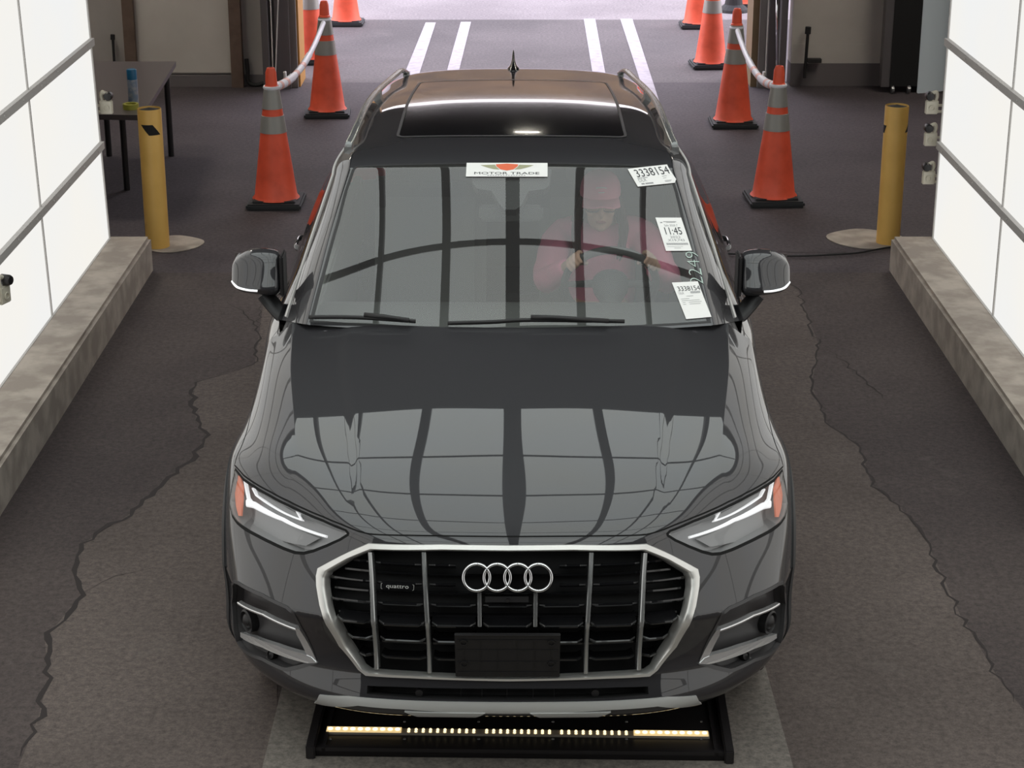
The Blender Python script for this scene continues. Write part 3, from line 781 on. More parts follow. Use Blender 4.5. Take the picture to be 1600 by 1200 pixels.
bm = B(); box(bm, -.052, .052, -.0105, .0105, -.006, 0, bev=.002); bm.transform(QM); sb = finish('script_badge', bm, M['piano'], grille)
text_mesh('badge_script', 'quattro', .0175, M['satin'], sb, QM @ Matrix.Translation((0, .001, .0008)), .0006, 1.35)
for a in (-1, 1):
    bm = B(); tube(bm, [(a*.047, .009, .001), (a*.051, .007, .001), (a*.051, -.007, .001), (a*.047, -.009, .001)], .0006, 6)
    bm.transform(QM); finish('badge_bracket', bm, M['satin'], sb)
# ---- fog recess
def fog(sgn_):
    def L(p, d):
        r = N_.inv(p, d)
        if sgn_ > 0: r[:, 0] *= -1
        return r
    q = FG if sgn_ < 0 else FGm
    pk = pocket('fog_light_recess', N_, q, .002, -.036, M['fogplast'], car, shrink=.016)
    bm = B()      # raised rim
    o_ = dens(q, .014); i_ = inset(o_, .010)
    loft(bm, [P(o_, -.002), P(o_, .003), P(i_, .002), P(i_, -.012)]); finish('recess_rim', bm, M['fogplast'], pk, True, 40)
    bm = B()      # pointed chrome trim
    bar_on(bm, N_, L([(371,942.5),(410,961),(462,984.5)], .003), .004, .016, .010, ut=True)
    plate_on(bm, N_, L([(461,981),(468,984),(495,1034),(491,1036.5),(482,1029),(478,1021),(463.5,992)], .003), .003, .016, ut=True)
    plate_on(bm, N_, L([(375.5,988),(395,995),(430,1008),(472,1021),(486,1027),(495,1036),(480,1036.5),(455,1030),(410,1012),(375.5,995)], .005), .005, .020, ut=True)
    ct = finish('chrome_trim', bm, M['trimchrome'], pk)
    bm = B(); c = L([(393.5, 968)], -.03); Pc, n = N_.pos(c[:, 0], c[:, 1], -.028, True); n = Vector(n[0]); rot = n.to_track_quat('Z', 'Y')
    lathe(bm, [(.040, -.01), (.040, .018), (.034, .022), (.030, .012), (.028, .008), (.024, .018), (.012, .026), (.0001, .028)], 28, cap=False)
    bm.transform(Matrix.Translation(Pc[0]) @ rot.to_matrix().to_4x4()); finish('fog_lamp', bm, M['dark'], pk, True, 40)
    bm = B(); c = L([(424, 1022)], -.02); Pc, n = N_.pos(c[:, 0], c[:, 1], -.024, True); rot = Vector(n[0]).to_track_quat('Z', 'Y')
    lathe(bm, [(.017, -.01), (.017, .01), (.011, .012), (.010, .008), (.0001, .012)], 20, cap=False)
    bm.transform(Matrix.Translation(Pc[0]) @ rot.to_matrix().to_4x4()); finish('parking_sensor', bm, M['dark'], pk, True, 40)
fog(-1); fog(1)

# ---- greenhouse panels
gu, gt = G_.ku, np.delete(G_.kt, 4); m_ = G_.mid
ws_px = [(803,253.5),(700,254.5),(610,256.5),(565,258.5),(555,260),(550,265),(538,300),(527,343),(504,425),(484,500)]
WS = G_.inv([(x, y) for x, y in ws_px]); WS = np.concatenate([WS, [(WS[-1, 0], gt[0]+.012), (0, gt[0]+.012)]]); WS = closed_sym(WS)
sr_u = .472; sr0 = G_.inv([(803, 214)])[0][1]; sr1 = gt[6]+.28
SR = chaikin([(-sr_u, sr0), (sr_u, sr0), (sr_u-.01, sr1), (-sr_u+.01, sr1)], n=1)
def rrect(u0, u1, t0, t1, r=.03, u0b=None, u1b=None):
    u0b = u0 if u0b is None else u0b; u1b = u1 if u1b is None else u1b
    return chaikin([(u0, t0), (u0+(u1-u0)*.08, t0), (u1, t0), (u1b, t1), (u0b+(u1b-u0b)*.08, t1), (u0b, t1)], n=2)
SR = chaikin(dens([(-sr_u, sr0), (sr_u, sr0), (sr_u-.012, sr1), (-sr_u+.012, sr1)], .12), n=3); SRi = inset(SR, .012)
sw = [[(gu[m_+6]+.012, gt[1]+.02), (gu[m_+6]+.012, gt[4]+.12), (gu[m_+8]-.035, gt[4]+.12), (gu[m_+8]-.035, gt[1]-.10)],
      [(gu[m_+6]+.012, gt[4]+.20), (gu[m_+6]+.012, gt[6]+.0), (gu[m_+8]-.035, gt[6]+.0), (gu[m_+8]-.035, gt[4]+.20)],
      [(gu[m_+6]+.012, gt[6]+.06), (gu[m_+6]+.02, gt[8]-.12), (gu[m_+8]-.06, gt[8]-.25), (gu[m_+8]-.035, gt[6]+.06)]]
sw = [np.array(s_) for s_ in sw]; swm = [mir(s_) for s_ in sw]
RW = chaikin(dens([(-.5, gt[8]+.10), (.5, gt[8]+.10), (.5, gt[10]-.10), (-.5, gt[10]-.10)], .12), n=3)
gl = [np.array([(s_*gu[m_+3], gt[0]+.001), (s_*gu[m_+3], G_.kt[6])]) for s_ in (-1, 1)]+[np.array([(-gu[m_+7], gt[3]), (gu[m_+7], gt[3])])]+[np.array([(s_*(gu[m_+6]-.015), gt[0]+.001), (s_*(gu[m_+6]-.015), gt[-1]-.001)]) for s_ in (-1, 1)]
Vg, Tg_, Cg = cut_patch(G_, gl+[WS, inset(WS, .010), SR, SRi, RW]+sw+swm, .02)
lg = np.full(len(Cg), 'roof', dtype=object)
lg[(np.abs(Cg[:, 0]) > gu[m_+3]+.0) & (Cg[:, 1] < gt[4]-.12)] = 'pillar'
lg[(np.abs(Cg[:, 0]) > gu[m_+6]-.015)] = 'frame'
lg[inside(WS, Cg)] = 'wsedge'; lg[inside(inset(WS, .010), Cg)] = 'ws'
lg[inside(SR, Cg)] = 'srseal'; lg[inside(SRi, Cg)] = 'sr'
lg[inside(RW, Cg)] = 'rw'
for i, (a, b_) in enumerate(zip(sw, swm)): lg[inside(a, Cg)] = 'swR%d' % i; lg[inside(b_, Cg)] = 'swL%d' % i
roof = skin_mesh('roof', G_, Vg, Tg_[lg == 'roof'], 0, M['paint'], car)
screen = skin_mesh('windscreen', G_, Vg, Tg_[lg == 'ws'], 0, M['wsglass'], car)
skin_mesh('windscreen_seal', G_, Vg, Tg_[lg == 'wsedge'], .0005, M['dark'], screen)
for s_ in (-1, 1):
    skin_mesh('roof_pillar', G_, Vg, Tg_[(lg == 'pillar') & (np.sign(Cg[:, 0]) == s_)], .001, M['paint'], car)
    skin_mesh('window_frame', G_, Vg, Tg_[(lg == 'frame') & (np.sign(Cg[:, 0]) == s_)], 0, M['piano'], car)
sunroof = skin_mesh('sunroof', G_, Vg, Tg_[lg == 'sr'], .001, M['piano'], roof)
skin_mesh('sunroof_seal', G_, Vg, Tg_[lg == 'srseal'], .003, M['fogplast'], roof)
skin_mesh('rear_window', G_, Vg, Tg_[lg == 'rw'], 0, M['privacy'], car)
for k in 'LR':
    for i in range(3): skin_mesh('side_window', G_, Vg, Tg_[lg == 'sw%s%d' % (k, i)], 0, M['sideglass'] if i == 0 else M['privacy'], car)
# shine line along the side of the roof pillar (bright window moulding) + ditch moulding
for s_ in (-1, 1):
    bm = B(); q = np.array([(s_*(gu[m_+5]+.01), t) for t in np.linspace(gt[0]+.02, gt[8], 60)])
    bar_on(bm, G_, q, .006, .008, .010, ut=True); finish('window_moulding', bm, M['alu'], car, True, 30)
    # roof rail
    bm = B(); u_ = np.linspace(0, 1, 30); tt = gt[4]-.05+u_*(gt[8]-.08-gt[4]+.05)
    uu = s_*np.interp(u_, [0, 1], [gu[m_+4]+.008, gu[m_+4]-.055]); h = .016+.022*np.minimum(1, np.minimum(u_, 1-u_)*12)
    Pr = [Vector(G_.pos([a], [b_], 0)[0])+Vector((0, 0, hh)) for a, b_, hh in zip(uu, tt, h)]
    tube(bm, Pr, [.015]*30, 12, flat=(1, .75))
    for kk in (0, 15, 29):
        p_ = Pr[kk]; box(bm, p_.x-.014, p_.x+.014, p_.y-.05, p_.y+.05, p_.z-.05, p_.z-.002)
    finish('roof_rail', bm, M['gbar'], roof, True, 40)
# fin aerial
bm = B(); ca = G_.inv([(801, 124)])[0]; pa = Vector(G_.pos([0.], [gt[7]+.20], 0)[0])
def fin_loop(z, l, w_, dy): return [(w_*math.cos(a), pa.y+dy+l*math.sin(a), pa.z+z) for a in np.linspace(0, 2*PI, 20, endpoint=False)]
L_ = loft(bm, [fin_loop(-.02, .085, .030, 0), fin_loop(.008, .075, .028, 0), fin_loop(.018, .06, .016, .012), fin_loop(.04, .04, .008, .03), fin_loop(.075, .014, .004, .06), fin_loop(.082, .004, .001, .065)])
bm.faces.new(L_[-1]); finish('fin_aerial', bm, M['piano'], roof, True, 50)

# ---- body side, both halves
sk_, st_ = S_.ku, S_.kt
def yT(y):   # T at which the side has this y
    tt = np.linspace(st_[0], st_[-1], 400); P_ = S_.pos(np.full(400, sk_[2]), tt); return float(np.interp(y, P_[:, 1], tt))
def arc_poly(r):
    pts = []
    for a in np.linspace(0, 2*PI, 72, endpoint=False):
        y, z = 3.705+r*math.cos(a), .365+r*math.sin(a)
        u = np.interp(-z, [-1.05, -.985, -.90, -.74, -.55, -.36, -.24], sk_); pts.append((u, yT(y)))
    return np.array(pts)
A1, A2 = arc_poly(.40), arc_poly(.455)
seams = [ribbon_poly(np.array([(u, yT(y)) for u in np.linspace(sk_[0], sk_[5]-.02, 30)]), .006) for y in (1.50, 2.52)]
seams.append(ribbon_poly(np.array([(u, yT(3.30+.25*max(0, (u-.3)/.3)*0)) for u in np.linspace(sk_[0], sk_[4], 30)]), .006))
tl = chaikin([(sk_[0]+.02, yT(4.15)), (sk_[1]+.12, yT(4.28)), (sk_[1]+.14, yT(4.45)), (sk_[1]+.14, st_[9]), (sk_[0]+.03, st_[9])], n=1)
Vs, Ts, Cs = cut_patch(S_, [A1, A2, tl]+seams, .03)
ls = np.full(len(Cs), 'quarter', dtype=object); ls[Cs[:, 1] < yT(3.30)] = 'rdoor'; ls[Cs[:, 1] < yT(2.52)] = 'fdoor'; ls[Cs[:, 1] < yT(1.50)] = 'wing'
ls[Cs[:, 1] > yT(4.50)] = 'tail'
ls[Cs[:, 0] > sk_[5]-.05] = 'sill'; ls[inside(tl, Cs)] = 'lamp'
for s_ in seams: ls[inside(s_, Cs)] = 'gap'
ls[inside(A2, Cs)] = 'sill'; ls[inside(A1, Cs)] = 'hole'
def both(name, key, d, m, label=None):
    o = skin_mesh(name, S_, Vs, Ts[ls == key], d, m, car)
    me2 = o.data.copy(); 
    # mirrored copy: rebuild with mirrored positions and normals
    ids, invx = np.unique(Ts[ls == key], return_inverse=True); iv = invx.reshape(-1, 3); Q = Vs[ids]
    P_, n_ = S_.pos(Q[:, 0], Q[:, 1], d, True); P_[:, 0] *= -1; n_[:, 0] *= -1
    fn = np.cross(P_[iv[:, 1]]-P_[iv[:, 0]], P_[iv[:, 2]]-P_[iv[:, 0]]); fl = (fn*n_[iv[:, 0]]).sum(1) < 0; iv[fl] = iv[fl][:, ::-1]
    me2 = bpy.data.meshes.new(name); me2.from_pydata(P_.tolist(), [], iv.tolist()); me2.update()
    for p in me2.polygons: p.use_smooth = True
    me2.normals_split_custom_set_from_vertices([tuple(q) for q in n_])
    return o, link(name, me2, car, [m])
fd = both('front_door', 'fdoor', 0, M['paint']); rd = both('rear_door', 'rdoor', 0, M['paint']); both('rear_quarter', 'quarter', 0, M['paint']); both('front_fender', 'wing', 0, M['paint'])
both('tailgate', 'tail', 0, M['paint']); both('side_sill', 'sill', .004, M['clad']); [(ls.__setitem__(ls == 'gap', 'x'), ls.__setitem__((ls == 'x') & inside(q_, Cs), 'gap'), both('door_gap', 'gap', -.001, M['gap']), ls.__setitem__(ls == 'gap', 'done'), ls.__setitem__(ls == 'x', 'gap')) for q_ in seams]; both('tail_light', 'lamp', .003, M['red'])
for ds, yh in ((fd, 2.36), (rd, 3.2)):
    for s_, dd in ((1, ds[0]), (-1, ds[1])):
        bm = B(); x = .955
        tube(bm, smooth_curve([(s_*(x-.02), yh-.11, .90), (s_*(x+.025), yh-.08, .905), (s_*(x+.03), yh, .908), (s_*(x+.025), yh+.08, .905), (s_*(x-.02), yh+.11, .90)], 5), .012, 10, flat=(.7, 1.2))
        finish('door_handle', bm, M['paint'], dd, True)
# shoulder cover between greenhouse and door tops, underbody, wheels
n = 40
for s_ in (-1, 1):
    bm = B()
    gy = np.linspace(gt[0], gt[10], n); A = G_.pos(np.full(n, s_*gu[m_+8]), gy); Y = A[:, 1]
    sT = [yT(min(max(y, 1.42), 4.55)) for y in Y]; Bq = S_.pos(np.zeros(n), sT); Bq[:, 0] *= s_
    strip(bm, A, Bq, closed=False)
    finish('belt_moulding', bm, M['piano'], car)
bm = B()      # cowl between bonnet and windscreen
u_ = np.linspace(-.80, .80, 50)
A = N_.pos(u_*N_.ku[-1]/1.0*.52, np.full(50, N_.kt[-1]), -.012)
Uc = np.linspace(-N_.ku[N_.mid+5], N_.ku[N_.mid+5], 50); A = N_.pos(Uc, np.full(50, N_.kt[-1]), -.004)
Ug = np.linspace(-gu[m_+5], gu[m_+5], 50); Bq = G_.pos(Ug, np.full(50, gt[0]+.02), -.004)
A2_ = A.copy(); A2_[:, 2] -= .035; A2_[:, 1] += .01
loft(bm, [A, A2_, Bq], closed=False); finish('cowl_panel', bm, M['dark'], car)
bm = B(); box(bm, -.66, .66, .60, 4.4, .19, .30); box(bm, -.55, .55, .25, .5, .24, .6)
finish('underbody', bm, M['matte'], car)
for sgn_ in (-1, 1):
    for yy in (.886, 3.705):
        bm = B(); an = np.linspace(math.radians(12), math.radians(168), 30)
        l0 = [(sgn_*.90, yy+.40*math.cos(a), .365+.40*math.sin(a)) for a in an]; l1 = [(sgn_*.62, y_, z_) for _, y_, z_ in l0]
        loft(bm, [l0, l1], closed=False); bm.faces.new([bm.verts.new(p) for p in l1])
        finish('wheel_well', bm, M['matte'], car)
def wheel(sgn_, yy):
    w_ = thing('w', 'w', 'w'); bpy.data.objects.remove(w_)
    bm = B(); lathe(bm, [(.25, -.105), (.33, -.108), (.357, -.09), (.365, -.055), (.366, 0), (.365, .055), (.357, .09), (.33, .108), (.25, .105)], 48, (0, 0, 0), 'x', cap=False)
    t = finish('wheel', bm, M['tire'], car, True, 50); t.location = (sgn_*.79, yy, .366)
    bm = B(); f = sgn_*.10
    lathe(bm, [(.25, -f), (.252, f*.98), (.235, f*1.0), (.22, f*.6), (.22, -f)], 48, (0, 0, 0), 'x', cap=False)
    for k in range(10):
        a = 2*PI*k/10; c_, s2 = math.cos(a), math.sin(a)
        tube(bm, [(f*.85, .05*c_, .05*s2), (f*.95, .14*c_, .14*s2), (f*.9, .235*c_, .235*s2)], [.022, .016, .014], 8)
    lathe(bm, [(.07, 0), (.07, f*.9), (.03, f*1.02), (.0001, f*1.02)], 24, (0, 0, 0), 'x', cap=False)
    finish('wheel_rim', bm, M['rim'], t, True, 40)
for s_ in (-1, 1):
    for yy in (.886, 3.705): wheel(s_, yy)
# ---- door mirrors (outline from the photograph, real depth)
def mirror(sgn_):
    # cross-sections running outwards; local x outwards, y back, z up
    sec = [(.000, .058, .100, .000, .0), (.015, .072, .112, .000, .0), (.06, .080, .118, .002, .004), (.12, .080, .112, .004, .010), (.160, .076, .098, -.004, .016), (.192, .062, .074, -.010, .030), (.206, .040, .046, -.014, .040)]
    bm = B(); loops = []
    for x, hy, hz, dz, dy in sec:
        l = []
        # top plane, sloping front face, tucked-under lower lip
        for ya, za in ((.60, .98), (.05, 1.0), (-.38, .93), (-.52, .82), (-.72, .30), (-.98, -.36), (-1.06, -.50), (-1.0, -.66), (-.65, -.92), (.0, -1.0), (.60, -.98), (.68, 0)):
            l.append((sgn_*(.868+x*.93), 1.705+ya*hy+dy+.02*x, 1.205+za*hz*.76+dz))
        loops.append(l)
    L_ = loft(bm, loops); bm.faces.new(L_[0]); bm.faces.new(L_[-1])
    mo = finish('side_mirror', bm, M['paint'], car, True, 60)
    sub = mo.modifiers.new('sub', 'SUBSURF'); sub.levels = sub.render_levels = 2
    bm = B(); tube(bm, smooth_curve([(sgn_*.80, 1.62, 1.035), (sgn_*.85, 1.655, 1.04), (sgn_*.90, 1.69, 1.08), (sgn_*.935, 1.70, 1.125)], 6), [.040]*19, 14, flat=(1, .55)); finish('mirror_arm', bm, M['dark'], mo, True, 40)
    bm = B(); box(bm, min(sgn_*.852, sgn_*.868), max(sgn_*.852, sgn_*.868), 1.645, 1.755, 1.125, 1.285, bev=.006); finish('mirror_frame', bm, M['dark'], mo)
    bm = B(); tube(bm, smooth_curve([(sgn_*.95, 1.622, 1.158), (sgn_*.99, 1.628, 1.160), (sgn_*1.03, 1.652, 1.164), (sgn_*1.055, 1.70, 1.172)], 6), .0045, 8); finish('turn_signal', bm, M['drl'], mo, True)
    bm = B(); box(bm, min(sgn_*.88, sgn_*1.05), max(sgn_*.88, sgn_*1.05), 1.762, 1.768, 1.145, 1.265, bev=.002); finish('mirror_glass', bm, M['chrome'], mo)
mirror(-1); mirror(1)
# ---- wipers
bm = B()
def on_g(px, py, d): 
    q = G_.inv([(px, py)], 0)[0]; P_, n_ = G_.pos([q[0]], [q[1]], d, True); return Vector(P_[0])
for pts in ([(484, 503), (560, 503.5), (650, 509.5)], [(700, 512.5), (770, 510.5), (830, 507.5), (975, 509.5)]):
    P_ = [on_g(a, b_-2, .018) for a, b_ in pts]; tube(bm, smooth_curve(P_, 6), .006, 8, flat=(1, 1.3))
for pts in ([(571, 503), (600, 506), (640, 512)], [(829, 507), (860, 507.5), (950, 513)]):
    P_ = [on_g(a, b_-3, .028) for a, b_ in pts]; tube(bm, P_, .009, 8)
finish('wiper', bm, M['dark'], car, True)

# ---- cabin
bm = B()
dash = [(-.72, 1.42, 1.03)]
loops = []
for x in np.linspace(-.74, .74, 30):
    k = (x/.74)**2; loops.append([(x, 1.33+.10*k, 1.035), (x, 1.55+.08*k, 1.05-.01*k), (x, 1.80, 1.045), (x, 1.93, 1.02), (x, 1.96, .95), (x, 1.92, .72), (x, 1.90, .45)])
loft(bm, loops, closed=False)
box(bm, -.12, .12, 1.9, 2.9, .35, .68, bev=.02)
dashb = finish('dashboard', bm, M['interior'], car, True, 40)
for s_ in (-1, 1):
    bm = B(); box(bm, min(s_*.735, s_*.78), max(s_*.735, s_*.78), 1.65, 3.9, .35, 1.05, bev=.01); finish('door_lining', bm, M['seat'], car)
bm = B(); box(bm, -.78, .78, 1.5, 4.3, .31, .36); finish('cabin_floor', bm, M['interior'], car)
bm = B(); n = 30
loft(bm, [G_.pos(np.linspace(-gu[m_+4], gu[m_+4], n), np.full(n, t), -.03) for t in np.linspace(gt[3]+.05, gt[8], 20)], closed=False)
finish('headliner', bm, M['beige'], car, True)
for s_ in (-1, 1):
    bm = B(); uu = np.array([gu[m_+3]+.012, gu[m_+4], gu[m_+5]-.01, gu[m_+6]])
    loft(bm, [G_.pos(s_*uu, np.full(4, t), -.022) for t in np.linspace(gt[0]+.05, gt[4], 24)], closed=False)
    bm2 = B(); loft(bm2, [G_.pos(s_*np.array([gu[m_+6], gu[m_+7], gu[m_+8]]), np.full(3, t), -.05) for t in np.linspace(gt[4]+.10, gt[4]+.24, 5)], closed=False)
    finish('pillar_trim', bm, M['beige'], car, True); finish('pillar_trim', bm2, M['beige'], car, True)
def seat(x, y, wd=.52):
    bm = B(); 
    box(bm, x-wd/2, x+wd/2, y-.50, y+.02, .40, .62, bev=.05)
    fs = box(bm, x-wd/2+.01, x+wd/2-.01, -.07, .07, 0, .64, bev=.05)
    vs = {v for f in bm.faces for v in f.verts if v.co.y < .5 and v.co.y > -.2 and v.co.z < .66 and abs(v.co.y) < .071}
    R_ = Matrix.Translation((0, y+.02, .52)) @ Matrix.Rotation(-.32, 4, 'X')
    for v in vs: v.co = R_ @ v.co
    o = finish('seat', bm, M['seat'], car, True, 50)
    bm = B(); box(bm, x-.13, x+.13, -.05, .05, 0, .17, bev=.035); bmesh.ops.transform(bm, matrix=Matrix.Translation((0, y+.245, 1.165)) @ Matrix.Rotation(-.15, 4, 'X'), verts=bm.verts[:])
    box(bm, x-.06, x-.045, y+.22, y+.235, 1.08, 1.2); box(bm, x+.045, x+.06, y+.22, y+.235, 1.08, 1.2)
    finish('head_restraint', bm, M['seat'], o, True, 50)
seat(-.37, 2.95); seat(.37, 2.95); 
bm = B(); box(bm, -.66, .66, 3.25, 3.75, .42, .64, bev=.04); box(bm, -.66, .66, 3.68, 3.86, .60, 1.12, bev=.05); finish('rear_bench', bm, M['seat'], car, True, 50)
# steering wheel
WC = Vector((.40, 2.17, 1.02)); WRot = Euler((math.radians(-66+90+0), 0, 0))
WMt = Matrix.Translation(WC) @ Matrix.Rotation(math.radians(-64), 4, 'X')
bm = B(); N1, N2 = 48, 10; vs = []
for a in range(N1):
    th = 2*PI*a/N1; vs.append([bm.verts.new(((.185+.016*math.cos(2*PI*b/N2))*math.cos(th), (.185+.016*math.cos(2*PI*b/N2))*math.sin(th), .016*math.sin(2*PI*b/N2))) for b in range(N2)])
for a in range(N1):
    for b in range(N2): bm.faces.new((vs[a][b], vs[(a+1) % N1][b], vs[(a+1) % N1][(b+1) % N2], vs[a][(b+1) % N2]))
lathe(bm, [(.0001, .035), (.055, .03), (.075, .01), (.07, -.03), (.04, -.10), (.03, -.16)], 24, cap=False)
for a in (0, PI, PI/2): tube(bm, [(.06*math.cos(a), .06*math.sin(a), .005), (.178*math.cos(a), .178*math.sin(a), 0)], [.022, .014], 8, flat=(1, .5))
bm.transform(WMt); finish('steering_wheel', bm, M['interior'], car, True, 50)
# inside mirror with camera housing
bm = B()
def gi(px, py, d): q = G_.inv([(px, py)])[0]; return Vector(G_.pos([q[0]], [q[1]], d)[0])
bmh = B(); plate_on(bmh, G_, G_.inv([(736,262),(862,262),(858,288),(850,293),(826,296),(815,318),(806,325),(788,325),(780,316),(768,296),(745,292),(738,283)], 0), -.008, .03, ut=True)
finish('camera_housing', bmh, M['dark'], screen)
pm = gi(800, 305, -.09)
box(bm, -.125, .125, pm.y-.012, pm.y+.016, pm.z-.033, pm.z+.033, bev=.012); tube(bm, [(0, pm.y-.01, pm.z+.02), gi(801, 290, -.02)], .012, 10)
finish('inside_mirror', bm, M['interior'], car, True, 50)

# ================================================================== THE BAY
def sbox(name, x0, x1, y0, y1, z0, z1, m, bev=0):
    bm = B(); box(bm, x0, x1, y0, y1, z0, z1, bev=bev); return struct(finish(name, bm, m))
YW = 11.6
sbox('floor', -9, 9, -11, 5.78, -.2, 0, M['asphalt'])
sbox('floor', -9, 9, 5.78, YW+.15, -.2, 0, M['asphalt_rear'])
sbox('floor', -30, 30, YW+.15, 15.25, -.2, 0, M['asphalt_out'])
M['conc_out'] = asphalt('light_road', (.20, .175, .185), (.26, .23, .24), (.3, .28, .28), .4, (.3, .26, .26))
sbox('floor', -30, 30, 15.25, 70, -.2, .0, M['conc_out'])
def ground_poly(name, pts, z, m, px=True, thick=.004):
    bm = B(); P_ = [atz(a, b, z) if px else Vector((a, b, z)) for a, b in pts]
    t = [bm.verts.new(p) for p in P_]; b_ = [bm.verts.new((p.x, p.y, z-thick)) for p in P_]
    bm.faces.new(t); n = len(t)
    for i in range(n): bm.faces.new((t[i], t[(i+1) % n], b_[(i+1) % n], b_[i]))
    return struct(finish(name, bm, m))
ground_poly('floor_pad', [(-.86, -8), (.98, -8), (.90, 1.2), (-.80, 1.2)], .003, M['pad'], px=False)
for q in ([(628,125),(652,125),(681,35),(665,35)], [(697,115),(716,115),(736,34),(720,34)], [(946,115),(926,115),(912,29),(930,29)], [(1034,170),(1008,150),(969,29),(988,29)]):
    ground_poly('trim_1', q, .005, M['line'])
ground_poly('floor_patch', [(470,470),(412,470),(405,520),(398,570),(352,585),(305,598),(300,640),(322,680),(300,720),(255,752),(200,805),(128,850),(118,890),(125,930),(70,1000),(75,1060),(60,1120),(30,1195),(0,1290),(430,1290),(440,600)], .001, M['asphalt_pale'], thick=.003)
ground_poly('floor_patch', [(1160,410),(1210,425),(1248,455),(1262,495),(1280,540),(1268,600),(1290,660),(1345,700),(1362,760),(1405,790),(1450,850),(1500,960),(1560,1060),(1600,1110),(1640,1290),(1200,1290),(1150,600)], .001, M['asphalt_pale'], thick=.003)
# cracks in the asphalt
random.seed(3)
def crack(pts, w0, w1):
    bm = B(); P_ = [atz(a, b, 0) for a, b in pts]; F_ = []
    for a, b in zip(P_, P_[1:]):
        n = max(2, int((b-a).length/.05))
        for i in range(n):
            p = a.lerp(b, i/n); d = (b-a).normalized(); s_ = Vector((-d.y, d.x, 0)); F_.append((p+s_*random.uniform(-.018, .018), s_))
    L1, L2 = [], []
    for i, (p, s_) in enumerate(F_):
        w_ = random.uniform(w0, w1)*min(1, min(i+.2, len(F_)-i)/6); L1.append(p+s_*w_/2+Vector((0, 0, .0016))); L2.append(p-s_*w_/2+Vector((0, 0, .0016)))
    strip(bm, L1, L2, closed=False); o = struct(finish('floor_crack', bm, M['crack'])); return o
crack([(352,585),(305,598),(300,640),(322,680),(300,720),(255,752),(200,805),(128,850),(118,890),(125,930),(70,1000),(75,1060),(60,1120),(30,1195)], .010, .030)
crack([(352,470),(385,490),(405,520),(398,570),(352,585)], .006, .014)
crack([(412,470),(400,520)], .005, .01)
crack([(1160,410),(1210,425),(1248,455),(1262,495),(1280,540),(1268,600),(1290,660),(1345,700),(1362,760),(1405,790),(1450,850),(1500,960),(1560,1060),(1600,1110)], .005, .016)
crack([(1290,540),(1400,640)], .003, .008)
crack([(125,930),(180,900),(260,880)], .003, .008)
crack([(1165,392),(1300,396),(1390,392)], .006, .012)
# room shell
sbox('wall_left', -7.2, -7, -11, YW+.2, 0, 5.2, M['darkwall']); sbox('wall_right', 7, 7.2, -11, YW+.2, 0, 5.2, M['darkwall'])
sbox('wall_front', -7, 7, -11, -10.8, 0, 5.2, M['darkwall']); sbox('ceiling', -7.2, 7.2, -11, YW+.2, 5.2, 5.4, M['roomceil'])
xl = aty(469, 137, YW).x; xr = aty(1172, 130, YW).x; xe = aty(1377, 118, YW).x
def wallpiece(x0, x1, z0, z1, m, dy=0): return sbox('wall_back', x0, x1, YW+dy, YW+.2, z0, z1, m)
wallpiece(-7, xl-.3, .10, 5.2, M['wall']); wallpiece(-7, xl-.3, 0, .10, M['kick'], -.015)
wallpiece(xr+.35, xe, .20, 5.2, M['wallw']); wallpiece(xr+.35, xe, 0, .20, M['kick'], -.012)
sbox('trim_2', xr+.35, xe, YW-.006, YW, .20, .37, M['wallw'])
wallpiece(xe, 7, 0, 5.2, M['matte']); wallpiece(xl-.3, xr+.35, 3.5, 5.2, M['darkwall'])
# pale board on the left wall and its posts
for a, b_ in ((199, 216), (363, 381)):
    o = sbox('trim_3', aty(a, 100, YW).x, aty(b_, 100, YW).x, YW-.09, YW, 0, 5.2, M['wood'])
sbox('trim_4', aty(216, 100, YW).x, aty(363, 100, YW).x, YW-.02, YW, .12, 5.0, M['wallw'])
sbox('trim_5', aty(232, 100, YW).x, aty(372, 100, YW).x, YW-.05, YW, 0, .10, M['kick'])
# door frame: dark steel posts both sides
def post(a, b_, y0, y1, m, z1=3.6, nm='trim_6'): return sbox(nm, aty(a, 137, y0).x, aty(b_, 137, y0).x, y0, y1, 0, z1, m)
M['darksteel'] = mat('dark_steel_post', (.13, .12, .125), .5, .2); M['greysteel'] = mat('grey_steel_post', (.22, .21, .205), .5, .2)
post(412, 422, 11.35, 11.6, M['darksteel']); post(433, 455, 11.45, 11.9, M['darksteel']); post(455, 466, 11.5, 11.95, M['greysteel']); post(465.5, 470, 11.55, 11.97, M['ochre'])
post(422, 433, 11.62, 11.8, M['greysteel'])
post(1172, 1183, 11.55, 11.97, M['tan']); post(1183, 1197, 11.5, 11.95, M['greysteel']); post(1197, 1212, 11.45, 11.9, M['darksteel']); post(1216, 1226, 11.3, 11.5, M['darksteel'])
p0, p1 = aty(466, 137, 11.55).x, aty(1183, 130, 11.55).x
sbox('trim_7', p0-.1, p1+.1, 11.5, 11.9, 3.45, 3.6, M['darksteel'])
# curbs
cxl, cxr = -2.16, 2.27
for nm, x0, x1 in (('trim_8', -2.85, cxl), ('trim_9', cxr, 2.95)):
    sbox(nm, x0, x1, -7, 5.85, -.02, .21, M['curb'], bev=.018)
for px, py, r in ((268, 382, .20), (1352, 374, .24)):
    c = atz(px, py, 0); pts = [(c.x+r*math.cos(a)*(1+.05*math.sin(3*a)), c.y+r*.95*math.sin(a)*(1+.05*math.cos(4*a))) for a in np.linspace(0, 2*PI, 30, endpoint=False)]
    ground_poly('floor_patch', pts, .006, M['curb'], px=False)

